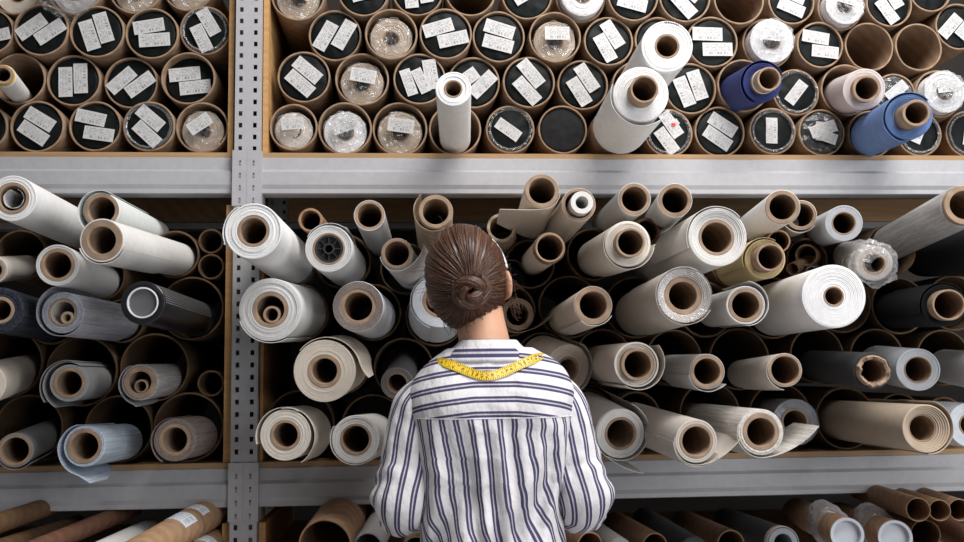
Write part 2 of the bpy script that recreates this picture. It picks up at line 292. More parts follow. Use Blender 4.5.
 ('b7',None,(1.2326,-0.3,0.9636),(1.3346,0.15,0.9622),0.0299,0.0299,0.0257,'redbrown','cardboard_tube','reddish brown tube in the bottom right corner',{}),
 ('b8',None,(0.8054,-0.26,0.9803),(0.8123,0.15,0.9671),0.0343,0.0322,0.0193,'charcoal','fabric_roll','dark grey roll with a pale ring around its end, bottom shelf',{'coremat': 'steelgrey', 'ring': 1}),
 ('b9',None,(0.6977,-0.24,0.9776),(0.7049,0.15,0.968),0.0302,0.0302,0.027,'kraftdark','cardboard_tube','brown tube left of the dark grey ringed roll, bottom shelf',{}),
 ('b10',None,(0.6101,-0.26,0.9665),(0.6017,0.15,0.9749),0.0319,0.0298,0.017,'charcoal','fabric_roll','plain dark grey roll between two brown tubes, bottom shelf',{'coremat': 'charcoal'}),
 ('b11',None,(0.5311,-0.24,0.9776),(0.5291,0.15,0.9704),0.0279,0.0279,0.0247,'kraftdark','cardboard_tube','brown tube just right of the elbow, bottom shelf',{}),
 ('b12',None,(0.4548,-0.24,0.9712),(0.4397,0.15,0.9754),0.0257,0.0235,0.015,'darkgrey','fabric_roll','worn grey roll below the right elbow',{'coremat': 'darkgrey'}),
 ('b13',None,(0.3974,-0.2,0.9765),(0.3591,0.15,0.9693),0.0283,0.0283,0.025,'kraft','cardboard_tube','brown tube with dark rim peeking out under the right sleeve',{}),
 ('b14',None,(-0.1736,-0.2,0.9887),(-0.142,0.15,1.0244),0.0576,0.0576,0.0533,'kraft','cardboard_tube','widest brown tube of the bottom shelf, left of the woman',{}),
 ('b15',None,(-0.0832,-0.18,0.981),(-0.0444,0.15,1.0154),0.0324,0.0324,0.0281,'grey','cardboard_tube','slim grey tube beside the widest brown tube, bottom shelf',{}),
 ('b16',None,(0.0203,-0.16,0.9708),(0.0306,0.15,0.9942),0.0284,0.0284,0.0251,'kraftpaper','cardboard_tube','beige tube below the left elbow',{}),
 ('b17',None,(-0.5302,-0.4,1.0011),(-0.4423,0.15,1.0408),0.0362,0.0362,0.0324,'kraftlight','postal_tube','light brown postal tube with white labels and a dark band, bottom left shelf',{'stick': 1, 'band2': 1}),
 ('b18',None,(-0.4445,-0.3,0.969),(-0.4538,0.15,0.9663),0.0301,0.0301,0.0261,'kraftlight','postal_tube','light brown tube with one blue white label beside the wooden panel',{'stick': 1}),
 ('b19',None,(-0.6129,-0.34,0.9867),(-0.6248,0.15,0.968),0.0392,0.0274,0.0196,'white','fabric_roll','white roll whose top just shows at the bottom left edge',{}),
 ('b20',None,(-0.7264,-0.36,1.0198),(-0.6623,0.15,1.0337),0.0193,0.0193,0.0164,'redbrown','cardboard_tube','long red brown tube slanting up behind the white roll, bottom left',{}),
 ('b21',None,(-0.8307,-0.36,1.0602),(-0.8304,0.15,1.0539),0.0212,0.0212,0.0183,'kraftdark','cardboard_tube','brown tube in the left corner right under the beam',{}),
 ('b22',None,(-0.8196,-0.36,1.0128),(-0.7973,0.15,0.9991),0.0212,0.0212,0.0183,'kraftdark','cardboard_tube','brown tube at the bottom left picture edge, below the corner one',{}),
]

# ------------------------------------------------------------------ materials
def new_mat(name):
    m = bpy.data.materials.new(name); m.use_nodes = True
    nt = m.node_tree; b = nt.nodes['Principled BSDF']
    return m, nt, b
def ramp(nt, fac, stops):
    r = nt.nodes.new('ShaderNodeValToRGB')
    el = r.color_ramp.elements
    while len(el) < len(stops): el.new(0.5)
    for e, (p, c) in zip(el, stops): e.position = p; e.color = (*c, 1)
    nt.links.new(fac, r.inputs[0]); return r.outputs[0]
def coords(nt, scale=(1, 1, 1), kind='Object'):
    t = nt.nodes.new('ShaderNodeTexCoord'); mp = nt.nodes.new('ShaderNodeMapping')
    mp.inputs['Scale'].default_value = scale
    nt.links.new(t.outputs[kind], mp.inputs[0]); return mp.outputs[0]
def noise_tex(nt, vec, scale, detail=4, rough=.6):
    n = nt.nodes.new('ShaderNodeTexNoise'); n.inputs['Scale'].default_value = scale
    n.inputs['Detail'].default_value = detail; n.inputs['Roughness'].default_value = rough
    nt.links.new(vec, n.inputs['Vector']); return n.outputs['Fac']
def bump(nt, b, h, strength=.2, dist=.002):
    n = nt.nodes.new('ShaderNodeBump'); n.inputs['Strength'].default_value = strength
    n.inputs['Distance'].default_value = dist
    nt.links.new(h, n.inputs['Height']); nt.links.new(n.outputs[0], b.inputs['Normal'])
def mul(c, k): return tuple(min(1, x * k) for x in c)
def mat_mottle(name, col, rough=.8, var=.12, scale=(30, 30, 30), ns=1., bmp=.15, sheen=0, spec=.3, metal=0):
    m, nt, b = new_mat(name)
    v = coords(nt, scale); f = noise_tex(nt, v, ns)
    nt.links.new(ramp(nt, f, [(.3, mul(col, 1 - var)), (.7, mul(col, 1 + var))]), b.inputs['Base Color'])
    b.inputs['Roughness'].default_value = rough; b.inputs['Metallic'].default_value = metal
    b.inputs['Specular IOR Level'].default_value = spec
    if sheen: b.inputs['Sheen Weight'].default_value = sheen
    if bmp: bump(nt, b, f, bmp)
    return m
def mat_fabric(name, col, rough=.85, var=.05, streak=None, spec=.25):
    # woven cloth: fine weave bump, optional streaks that run along the roll axis (local Z)
    m, nt, b = new_mat(name)
    v = coords(nt, (1, 1, 1)); f = noise_tex(nt, v, 60, 3)
    base = ramp(nt, f, [(.3, mul(col, 1 - var)), (.7, mul(col, 1 + var))])
    if streak:
        v2 = coords(nt, streak[1]); f2 = noise_tex(nt, v2, 1, 3, .7)
        mx = nt.nodes.new('ShaderNodeMix'); mx.data_type = 'RGBA'
        mx.inputs[7].default_value = (*streak[0], 1)
        r = ramp(nt, f2, [(.42, (0, 0, 0)), (.62, (streak[2],) * 3)])
        nt.links.new(r, mx.inputs[0]); nt.links.new(base, mx.inputs[6]); base = mx.outputs[2]
    nt.links.new(base, b.inputs['Base Color'])
    b.inputs['Roughness'].default_value = rough; b.inputs['Specular IOR Level'].default_value = spec
    v3 = coords(nt, (900, 900, 900)); bump(nt, b, noise_tex(nt, v3, 1, 2), .12, .001)
    return m
def mat_card(name, col):
    m, nt, b = new_mat(name)
    v = coords(nt, (1, 1, 1)); f = noise_tex(nt, v, 45, 5)
    w = nt.nodes.new('ShaderNodeTexWave'); w.inputs['Scale'].default_value = 14; w.inputs['Distortion'].default_value = 3
    w.bands_direction = 'DIAGONAL'; nt.links.new(v, w.inputs[0])
    c = ramp(nt, f, [(.25, mul(col, .82)), (.75, mul(col, 1.15))])
    mx = nt.nodes.new('ShaderNodeMix'); mx.data_type = 'RGBA'; mx.blend_type = 'MULTIPLY'; mx.inputs[0].default_value = .18
    nt.links.new(c, mx.inputs[6]); nt.links.new(w.outputs['Color'], mx.inputs[7])
    nt.links.new(mx.outputs[2], b.inputs['Base Color'])
    b.inputs['Roughness'].default_value = .75; b.inputs['Specular IOR Level'].default_value = .25
    bump(nt, b, f, .15)
    return m
def mat_film(name, tint=(.92, .93, .95), gloss=.35, alpha=.35):
    # thin clear plastic: mostly see-through, glossy where it faces away
    m, nt, b = new_mat(name)
    nt.nodes.remove(b); out = nt.nodes['Material Output']
    tr = nt.nodes.new('ShaderNodeBsdfTransparent'); tr.inputs[0].default_value = (*tint, 1)
    g = nt.nodes.new('ShaderNodeBsdfGlossy'); g.inputs['Roughness'].default_value = .18; g.inputs[0].default_value = (1, 1, 1, 1)
    d = nt.nodes.new('ShaderNodeBsdfDiffuse'); d.inputs[0].default_value = (.85, .86, .88, 1)
    lw = nt.nodes.new('ShaderNodeLayerWeight'); lw.inputs[0].default_value = .45
    v = coords(nt, (60, 60, 60)); f = noise_tex(nt, v, 1, 4)
    bp = nt.nodes.new('ShaderNodeBump'); bp.inputs['Strength'].default_value = .8; bp.inputs['Distance'].default_value = .006
    nt.links.new(f, bp.inputs['Height']); nt.links.new(bp.outputs[0], g.inputs['Normal']); nt.links.new(bp.outputs[0], lw.inputs['Normal'])
    a = nt.nodes.new('ShaderNodeMixShader'); a.inputs[0].default_value = gloss
    nt.links.new(d.outputs[0], a.inputs[1]); nt.links.new(g.outputs[0], a.inputs[2])
    mt = nt.nodes.new('ShaderNodeMath'); mt.operation = 'MULTIPLY_ADD'; mt.inputs[1].default_value = .45; mt.inputs[2].default_value = alpha; mt.use_clamp = True
    nt.links.new(lw.outputs['Facing'], mt.inputs[0])
    mx = nt.nodes.new('ShaderNodeMixShader'); nt.links.new(mt.outputs[0], mx.inputs[0])
    nt.links.new(tr.outputs[0], mx.inputs[1]); nt.links.new(a.outputs[0], mx.inputs[2])
    nt.links.new(mx.outputs[0], out.inputs[0])
    return m
def mat_sticker(name, paper=(.55, .54, .535)):
    # printed shipping label: rows of tiny unreadable print and a bar code, from the label's own UVs
    m, nt, b = new_mat(name)
    t = nt.nodes.new('ShaderNodeTexCoord'); sp = nt.nodes.new('ShaderNodeSeparateXYZ'); nt.links.new(t.outputs['UV'], sp.inputs[0])
    oi = nt.nodes.new('ShaderNodeObjectInfo')
    def M(op, a, bb=None, c=None):
        n = nt.nodes.new('ShaderNodeMath'); n.operation = op
        for i, x in enumerate((a, bb, c)):
            if x is None: continue
            if isinstance(x, (int, float)): n.inputs[i].default_value = x
            else: nt.links.new(x, n.inputs[i])
        return n.outputs[0]
    u, v = sp.outputs[0], sp.outputs[1]
    row = M('FLOOR', M('MULTIPLY', v, 9.)); rf = M('FRACT', M('MULTIPLY', v, 9.))
    wn = nt.nodes.new('ShaderNodeTexWhiteNoise'); wn.noise_dimensions = '3D'
    cb = nt.nodes.new('ShaderNodeCombineXYZ')
    nt.links.new(M('FLOOR', M('MULTIPLY', u, 44.)), cb.inputs[0]); nt.links.new(row, cb.inputs[1]); nt.links.new(M('MULTIPLY', oi.outputs['Random'], 50.), cb.inputs[2])
    nt.links.new(cb.outputs[0], wn.inputs['Vector'])
    on = M('GREATER_THAN', wn.outputs['Value'], .48)
    line = M('MULTIPLY', M('GREATER_THAN', rf, .35), M('LESS_THAN', rf, .8))
    text = M('MULTIPLY', on, line)
    wb = nt.nodes.new('ShaderNodeTexWhiteNoise'); wb.noise_dimensions = '1D'; nt.links.new(M('FLOOR', M('MULTIPLY', u, 60.)), wb.inputs['W'])
    bar = M('MULTIPLY', M('GREATER_THAN', wb.outputs['Value'], .45), M('MULTIPLY', M('GREATER_THAN', u, .2), M('LESS_THAN', u, .85)))
    isbar = M('MULTIPLY', M('GREATER_THAN', v, .12), M('LESS_THAN', v, .30))
    ink = M('ADD', M('MULTIPLY', bar, isbar), M('MULTIPLY', text, M('SUBTRACT', 1., isbar)))
    edge = M('MULTIPLY', M('MULTIPLY', M('GREATER_THAN', u, .06), M('LESS_THAN', u, .94)), M('MULTIPLY', M('GREATER_THAN', v, .08), M('LESS_THAN', v, .93)))
    mx = nt.nodes.new('ShaderNodeMix'); mx.data_type = 'RGBA'
    nt.links.new(M('MULTIPLY', M('MULTIPLY', ink, edge), .62), mx.inputs[0])
    mx.inputs[6].default_value = (*paper, 1); mx.inputs[7].default_value = (.06, .06, .07, 1)
    nt.links.new(mx.outputs[2], b.inputs['Base Color']); b.inputs['Roughness'].default_value = .5
    return m
def mat_stripes(name, white, dark):
    m, nt, b = new_mat(name)
    t = nt.nodes.new('ShaderNodeTexCoord'); sp = nt.nodes.new('ShaderNodeSeparateXYZ'); nt.links.new(t.outputs['UV'], sp.inputs[0])
    fr = nt.nodes.new('ShaderNodeMath'); fr.operation = 'FRACT'
    mu = nt.nodes.new('ShaderNodeMath'); mu.operation = 'MULTIPLY'; mu.inputs[1].default_value = 1 / .0275
    nt.links.new(sp.outputs[0], mu.inputs[0]); nt.links.new(mu.outputs[0], fr.inputs[0])
    W, D, Mid = white, dark, tuple(.72 * w + .28 * d for w, d in zip(white, dark))
    r = ramp(nt, fr.outputs[0], [(0, W), (.27, W), (.30, D), (.435, D), (.465, Mid), (.525, Mid), (.555, D), (.69, D), (.72, W), (1, W)])
    v = coords(nt, (1, 1, 1)); f = noise_tex(nt, v, 500, 2)
    mx = nt.nodes.new('ShaderNodeMix'); mx.data_type = 'RGBA'; mx.blend_type = 'MULTIPLY'; mx.inputs[0].default_value = .12
    nt.links.new(r, mx.inputs[6]); nt.links.new(f, mx.inputs[7]); nt.links.new(mx.outputs[2], b.inputs['Base Color'])
    b.inputs['Roughness'].default_value = .85; b.inputs['Specular IOR Level'].default_value = .2
    v2 = coords(nt, (38, 38, 22)); f2 = noise_tex(nt, v2, 1, 4, .55); bump(nt, b, f2, .9, .007)
    return m
def mat_pinkstripe():
    m, nt, b = new_mat('striped_cloth')
    t = nt.nodes.new('ShaderNodeTexCoord'); sp = nt.nodes.new('ShaderNodeSeparateXYZ'); nt.links.new(t.outputs['Object'], sp.inputs[0])
    mu = nt.nodes.new('ShaderNodeMath'); mu.operation = 'MULTIPLY'; mu.inputs[1].default_value = 46
    fr = nt.nodes.new('ShaderNodeMath'); fr.operation = 'FRACT'
    nt.links.new(sp.outputs[2], mu.inputs[0]); nt.links.new(mu.outputs[0], fr.inputs[0])
    P = (.66, .59, .57)
    c = ramp(nt, fr.outputs[0], [(0, P), (.2, P), (.22, (.42, .17, .17)), (.32, (.42, .17, .17)), (.34, P), (.56, P), (.58, (.38, .34, .37)), (.68, (.38, .34, .37)), (.70, P), (1, P)])
    nt.links.new(c, b.inputs['Base Color']); b.inputs['Roughness'].default_value = .85
    return m
def mat_tape():
    m, nt, b = new_mat('tape_yellow')
    t = nt.nodes.new('ShaderNodeTexCoord'); sp = nt.nodes.new('ShaderNodeSeparateXYZ'); nt.links.new(t.outputs['UV'], sp.inputs[0])
    def M(op, a, bb=None):
        n = nt.nodes.new('ShaderNodeMath'); n.operation = op
        for i, x in enumerate((a, bb)):
            if x is None: continue
            if isinstance(x, (int, float)): n.inputs[i].default_value = x
            else: nt.links.new(x, n.inputs[i])
        return n.outputs[0]
    u, v = sp.outputs[0], sp.outputs[1]          # u metres along, v 0..1 across
    fine = M('MULTIPLY', M('LESS_THAN', M('FRACT', M('MULTIPLY', u, 250.)), .38), M('LESS_THAN', M('ABSOLUTE', M('SUBTRACT', v, .5)), .5))
    edge = M('GREATER_THAN', M('ABSOLUTE', M('SUBTRACT', v, .5)), .28)
    wn = nt.nodes.new('ShaderNodeTexWhiteNoise'); wn.noise_dimensions = '2D'
    cb = nt.nodes.new('ShaderNodeCombineXYZ'); nt.links.new(M('FLOOR', M('MULTIPLY', u, 330.)), cb.inputs[0]); nt.links.new(M('FLOOR', M('MULTIPLY', v, 9.)), cb.inputs[1])
    nt.links.new(cb.outputs[0], wn.inputs['Vector'])
    num = M('MULTIPLY', M('GREATER_THAN', wn.outputs['Value'], .5), M('MULTIPLY', M('LESS_THAN', M('FRACT', M('MULTIPLY', u, 100.)), .55), M('LESS_THAN', M('ABSOLUTE', M('SUBTRACT', v, .5)), .26)))
    ink = M('MAXIMUM', M('MULTIPLY', fine, edge), num)
    mx = nt.nodes.new('ShaderNodeMix'); mx.data_type = 'RGBA'; nt.links.new(M('MULTIPLY', ink, .85), mx.inputs[0])
    mx.inputs[6].default_value = (.80, .52, .015, 1); mx.inputs[7].default_value = (.05, .04, .01, 1)
    nt.links.new(mx.outputs[2], b.inputs['Base Color']); b.inputs['Roughness'].default_value = .45
    return m

MT = {}
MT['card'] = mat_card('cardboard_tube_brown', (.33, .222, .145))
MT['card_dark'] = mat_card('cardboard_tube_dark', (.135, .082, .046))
MT['core'] = mat_card('core_cardboard', (.37, .255, .175))
MT['core_dark'] = mat_card('core_cardboard_dark', (.30, .185, .10))
MT['metal'] = mat_mottle('painted_steel', (.40, .395, .41), .45, .05, (60, 60, 60), 1, .05, spec=.5)
MT['dark_metal'] = mat_mottle('rear_steel', (.30, .30, .31), .5, .06)
MT['wood'] = mat_mottle('plywood_edge', (.48, .27, .11), .6, .18, (4, 4, 60), 1.5, .1)
MT['board'] = mat_mottle('shelf_board', (.38, .235, .12), .6, .2, (3, 60, 60), 1.2, .1)
MT['wall'] = mat_mottle('back_wall', (.035, .03, .027), .9, .1, (5, 5, 5), 1, .1)
MT['floor'] = mat_mottle('concrete', (.52, .51, .50), .7, .12, (4, 4, 4), 1, .1)
MT['black_film'] = mat_mottle('black_film', (.006, .0075, .0075), .45, .3, (40, 40, 40), 1, .35, spec=.12)
MT['black_cloth'] = mat_mottle('black_cloth', (.014, .014, .015), .9, .3, (60, 60, 60), 1, .3)
MT['clear'] = mat_film('clear_plastic', (.95, .95, .96), .6, .06)
MT['haze'] = mat_film('clear_bag', (.93, .93, .94), .6, .04)
MT['sticker'] = mat_sticker('printed_label')
MT['sticker_blue'] = mat_sticker('printed_label_blue', (.72, .76, .82))
MT['black_plastic'] = mat_mottle('black_plastic', (.03, .03, .032), .4, .2, spec=.5)
MT['grey_plastic'] = mat_mottle('grey_plastic', (.12, .115, .12), .5, .08)
MT['white_plastic'] = mat_mottle('white_plastic', (.72, .73, .76), .4, .03, bmp=.02)
MT['cap_plastic'] = mat_mottle('grey_white_cap', (.48, .49, .53), .4, .03, bmp=.02)
MT['yellow'] = mat_mottle('yellow_band', (.80, .48, .03), .5, .05)
MT['red'] = mat_mottle('red_tag', (.6, .04, .03), .5, .05)
MT['ink'] = mat_mottle('black_print', (.03, .03, .03), .6, .05)
FAB = dict(
 white=(.70, .68, .655), bright=(.80, .79, .785), purewhite=(.80, .79, .79), cream=(.66, .585, .50), creamy=(.69, .635, .565), pale=(.70, .73, .71),
 greywhite=(.62, .61, .60), grey=(.36, .35, .35), grey2=(.50, .485, .475), greige=(.54, .49, .44), darkgrey=(.24, .235, .23), coolgrey=(.46, .475, .50),
 steelgrey=(.24, .245, .265), bluewhite=(.68, .71, .76), kraft=(.33, .2, .12), kraftdark=(.17, .095, .05), kraftlight=(.42, .26, .15), kraftpaper=(.47, .36, .25), redbrown=(.17, .08, .05),
 yellowbeige=(.58, .45, .25), tan=(.50, .405, .31), black=(.012, .012, .013), charcoal=(.045, .045, .047), browngrey=(.15, .125, .115))
for k, c in FAB.items(): MT[k] = mat_fabric(k + '_cloth', c)
for k in ('kraft', 'kraftdark', 'kraftlight', 'kraftpaper', 'redbrown'): MT[k] = mat_card(k + '_board', FAB[k])
S1 = (260, 260, 6)
MT['denimdark'] = mat_fabric('dark_denim', (.02, .022, .032), .85, .1, ((.06, .067, .095), S1, .7))
MT['denimgrey'] = mat_fabric('grey_denim', (.42, .42, .45), .85, .1, ((.24, .25, .33), S1, .8))
MT['denimlight'] = mat_fabric('light_denim', (.38, .46, .56), .85, .1, ((.62, .66, .72), S1, .8))
MT['greystripe'] = mat_fabric('grey_streak', (.32, .30, .30), .85, .1, ((.5, .47, .46), S1, .8))
MT['browngrey'] = mat_fabric('brown_streak', (.17, .135, .12), .85, .1, ((.29, .24, .21), S1, .8))
MT['melange'] = mat_fabric('grey_melange', (.36, .345, .34), .85, .1, ((.56, .54, .52), (200, 200, 9), .8))
MT['melangewarm'] = mat_fabric('warm_melange', (.50, .46, .42), .8, .1, ((.72, .69, .66), (220, 220, 9), .8))
MT['navy'] = mat_fabric('navy_cloth', (.034, .045, .16), .8, .1)
MT['blue'] = mat_fabric('blue_cloth', (.125, .205, .41), .8, .1, ((.17, .26, .5), (30, 30, 160), .6))
MT['pinkstripe'] = mat_pinkstripe()
MT['blackgloss'] = mat_mottle('glossy_black', (.012, .012, .014), .25, .2, (40, 40, 3), 1, .25, spec=.6)
MT['film'] = mat_film('roll_film', (.96, .96, .97), .6, .03)
MT['tape'] = mat_tape()
MT['shirt'] = mat_stripes('striped_cotton', (.76, .73, .75), (.068, .062, .135))
MT['skin'] = mat_mottle('skin', (.60, .33, .215), .5, .06, (30, 30, 30), 1, .05, spec=.4)
MT['skin'].node_tree.nodes['Principled BSDF'].inputs['Subsurface Weight'].default_value = .12
MT['skin'].node_tree.nodes['Principled BSDF'].inputs['Subsurface Radius'].default_value = (.012, .005, .003)
def mat_hair():
    m, nt, b = new_mat('brown_hair')
    t = nt.nodes.new('ShaderNodeTexCoord'); mp = nt.nodes.new('ShaderNodeMapping'); mp.inputs['Scale'].default_value = (1, 1, 1)
    nt.links.new(t.outputs['UV'], mp.inputs[0])
    f = noise_tex(nt, mp.outputs[0], 1, 4, .7)
    c = ramp(nt, f, [(.30, (.012, .005, .003)), (.5, (.060, .025, .014)), (.70, (.27, .125, .066))])
    nt.links.new(c, b.inputs['Base Color']); b.inputs['Roughness'].default_value = .33; b.inputs['Specular IOR Level'].default_value = .5
    bump(nt, b, f, .5, .002)
    return m
MT['hair'] = mat_hair()
MT['denim'] = mat_fabric('jeans', (.05, .065, .12), .85, .15)
MT['shoe'] = mat_mottle('shoe_leather', (.55, .53, .5), .5, .06)
MT['eye'] = mat_mottle('eye_white', (.8, .8, .78), .2, .02, bmp=0)
MT['iris'] = mat_mottle('iris_brown', (.08, .04, .02), .2, .02, bmp=0)
MT['lip'] = mat_mottle('lip', (.5, .18, .14), .5, .05)

# ------------------------------------------------------------------ helpers
def link(name, me, mat, parent=None, smooth=True, angle=40):
    o = bpy.data.objects.new(name, me); COL.objects.link(o)
    if mat is not None: me.materials.append(mat)
    if parent is not None: o.parent = parent
    if smooth:
        me.polygons.foreach_set('use_smooth', [True] * len(me.polygons))
        try: me.set_sharp_from_angle(angle=math.radians(angle))
        except Exception: pass
    return o
def from_bm(name, bm, mat, parent=None, smooth=True, angle=40, fix=True):
    if fix: bmesh.ops.recalc_face_normals(bm, faces=bm.faces)
    me = bpy.data.meshes.new(name); bm.to_mesh(me); bm.free()
    return link(name, me, mat, parent, smooth, angle)
def tag(o, label=None, cat=None, group=None, kind=None):
    if label: o['label'] = label
    if cat: o['category'] = cat
    if group: o['group'] = group
    if kind: o['kind'] = kind
    return o
def empty(name, mtx=None):
    o = bpy.data.objects.new(name, None); COL.objects.link(o); o.empty_display_size = .02
    if mtx is not None: o.matrix_world = mtx
    return o
def frame(B, F):
    B, F = Vector(B), Vector(F); Z = (F - B).normalized(); X = Vector((0, 0, 1)).cross(Z).normalized(); Y = Z.cross(X)
    m = Matrix((X, Y, Z)).transposed().to_4x4(); m.translation = B
    return m
def lathe(bm, prof, seg=40, closed=True, jitter=0):
    rings = []
    for r, z in prof:
        if r < 1e-6: rings.append([bm.verts.new((0, 0, z))]); continue
        rings.append([bm.verts.new((r * math.cos(2 * PI * k / seg), r * math.sin(2 * PI * k / seg), z)) for k in range(seg)])
    n = len(rings)
    for i in range(n if closed else n - 1):
        a, b = rings[i], rings[(i + 1) % n]
        if len(a) == 1 and len(b) == 1: continue
        for k in range(seg):
            k2 = (k + 1) % seg
            if len(a) == 1: bm.faces.new((a[0], b[k2], b[k]))
            elif len(b) == 1: bm.faces.new((a[k], a[k2], b[0]))
            else: bm.faces.new((a[k], a[k2], b[k2], b[k]))
def box(bm, x0, x1, y0, y1, z0, z1):
    v = [bm.verts.new((x, y, z)) for x in (x0, x1) for y in (y0, y1) for z in (z0, z1)]
    for f in ((0, 1, 3, 2), (4, 6, 7, 5), (0, 4, 5, 1), (2, 3, 7, 6), (0, 2, 6, 4), (1, 5, 7, 3)): bm.faces.new([v[i] for i in f])
def tube_path(bm, pts, rad, seg=8, cap=True, uvl=None, uvs=1.):
    pts = [Vector(p) for p in pts]; n = len(pts)
    rads = rad if isinstance(rad, (list, tuple)) else [rad] * n
    T0 = (pts[1] - pts[0]).normalized(); up = Vector((0, 0, 1)) if abs(T0.z) < .9 else Vector((1, 0, 0))
    N = (up - T0 * up.dot(T0)).normalized(); rings = []
    for i, p in enumerate(pts):
        T = (pts[min(i + 1, n - 1)] - pts[max(i - 1, 0)]).normalized()
        N = (N - T * N.dot(T)).normalized(); Bn = T.cross(N)
        rings.append([bm.verts.new(p + (N * math.cos(2 * PI * k / seg) + Bn * math.sin(2 * PI * k / seg)) * rads[i]) for k in range(seg)])
    for i in range(n - 1):
        for k in range(seg):
            k2 = (k + 1) % seg
            f = bm.faces.new((rings[i][k], rings[i][k2], rings[i + 1][k2], rings[i + 1][k]))
            if uvl is not None:
                for lp, uv in zip(f.loops, ((k, i), (k + 1, i), (k + 1, i + 1), (k, i + 1))):
                    lp[uvl].uv = (uv[0] * uvs, uv[1] * .25)
    if cap: bm.faces.new(rings[0][::-1]); bm.faces.new(rings[-1])
def perforated(bm, x0, x1, z0, z1, y, th, cols, hw, hh, zs):
    # flat plate with real rectangular holes, thickness th behind y
    xs = [x0]
    for c in cols: xs += [c - hw / 2, c + hw / 2]
    xs.append(x1); holes_x = set(range(1, len(xs) - 1, 2))
    zz = [z0]
    for c in zs: zz += [c - hh / 2, c + hh / 2]
    zz.append(z1); holes_z = set(range(1, len(zz) - 1, 2))
    F = [[bm.verts.new((x, y, z)) for z in zz] for x in xs]; Bk = [[bm.verts.new((x, y + th, z)) for z in zz] for x in xs]
    solid = lambda i, j: 0 <= i < len(xs) - 1 and 0 <= j < len(zz) - 1 and not (i in holes_x and j in holes_z)
    for i in range(len(xs) - 1):
        for j in range(len(zz) - 1):
            if not solid(i, j): continue
            bm.faces.new((F[i][j], F[i + 1][j], F[i + 1][j + 1], F[i][j + 1]))
            bm.faces.new((Bk[i][j], Bk[i][j + 1], Bk[i + 1][j + 1], Bk[i + 1][j]))
            for (di, dj, a, b) in ((-1, 0, (i, j), (i, j + 1)), (1, 0, (i + 1, j + 1), (i + 1, j)), (0, -1, (i + 1, j), (i, j)), (0, 1, (i, j + 1), (i + 1, j + 1))):
                if not solid(i + di, j + dj):
                    bm.faces.new((F[a[0]][a[1]], F[b[0]][b[1]], Bk[b[0]][b[1]], Bk[a[0]][a[1]]))

# ------------------------------------------------------------------ room
bm = bmesh.new(); box(bm, -3.2, 3.2, -4.5, 1.1, -.1, 0); o = from_bm('floor', bm, MT['floor'], smooth=False); tag(o, kind='structure')
bm = bmesh.new(); box(bm, -3.2, 3.2, 1.0, 1.1, 0, 3.4); o = from_bm('wall_back', bm, MT['wall'], smooth=False); tag(o, kind='structure')

# ------------------------------------------------------------------ steel rack
PX0, PX1 = -.4055, -.3445
HOLE_Z = [2.235 + .0286 * k for k in range(-77, 12)]
def post(x0, x1, y, label):
    r = empty('upright_post', Matrix.Translation((0, 0, 0))); r.location = ((x0 + x1) / 2, y, 0)
    c = (x1 - x0) / 2; w = c
    bm = bmesh.new(); perforated(bm, -w, w, 0.0, 2.56, 0, .002, (-.017, .017), .0085, .0115, HOLE_Z)
    from_bm('perforated_face', bm, MT['metal'], r, smooth=False)
    bm = bmesh.new()
    for s in (-1, 1):
        xa = s * w; box(bm, min(xa, xa - s * .002), max(xa, xa - s * .002), .002, .045, 0, 2.56)
        box(bm, min(xa, xa - s * .014), max(xa, xa - s * .014), .045, .047, 0, 2.56)
    from_bm('side_flange', bm, MT['metal'], r, smooth=False)
    bm = bmesh.new(); box(bm, -w - .02, w + .02, -.015, .065, 0, .004); from_bm('foot_plate', bm, MT['metal'], r, smooth=False)
    return tag(r, label, 'post', 'perforated posts of the rack')
post(PX0, PX1, -.018, 'perforated grey steel post at the front, between the left and right shelf bays')
post(PX0, PX1, .57, 'perforated grey steel post at the rear, between the two shelf bays')
def beam(x0, x1, zt, conn, label, y=0., mat='metal', flip=1):
    # stepped steel shelf beam; conn = side on which its hooked end plate shows ('l','r' or None)
    r = empty('shelf_beam'); r.location = (x0, y, zt)
    s = flip
    prof = [(.045, 0), (0, 0), (-.003, -.002), (-.003, -.030), (-.013, -.037), (-.013, -.068), (-.009, -.078), (-.009, -.088), (-.004, -.090), (.045, -.090)]
    bm = bmesh.new(); A = [bm.verts.new((0, s * a, b)) for a, b in prof]; Bv = [bm.verts.new((x1 - x0, s * a, b)) for a, b in prof]
    n = len(prof)
    for i in range(n): bm.faces.new((A[i], A[(i + 1) % n], Bv[(i + 1) % n], Bv[i]))
    bm.faces.new(A[::-1]); bm.faces.new(Bv)
    from_bm('beam_profile', bm, MT[mat], r, smooth=False)
    if conn:
        cw = .0315; X = 0 - .0005 if conn == 'l' else (x1 - x0) + .0005
        xa, xb = (X - cw, X) if conn == 'l' else (X, X + cw)
        zs = [-.108, -.078, -.048, -.018]
        bm = bmesh.new(); perforated(bm, xa, xb, -.121, .013, -.0225, .0022, ((xa + xb) / 2,), .004, .012, zs)
        from_bm('end_plate', bm, MT['metal'], r, smooth=False)
        bm = bmesh.new()
        for z in zs: box(bm, (xa + xb) / 2 - .0015, (xa + xb) / 2 + .0015, -.0235, -.019, z - .004, z + .002)
        from_bm('hook_tab', bm, MT['dark_metal'], r, smooth=False)
        e0, e1 = (X, X + .0025) if conn == 'l' else (X - .0025, X)
        bm = bmesh.new(); box(bm, e0, e1, -.0225, .04, -.121, .013); from_bm('end_flange', bm, MT['metal'], r, smooth=False)
    return tag(r, label, 'beam', 'steel beams of the rack')
ZU, ZM, ZL = 1.874, 1.139, .920
BL0, BL1, BR0, BR1 = -1.9, -.4072, -.3428, 1.95
beam(BL0, BL1, ZU, 'r', 'grey steel front beam under the upper left tubes')
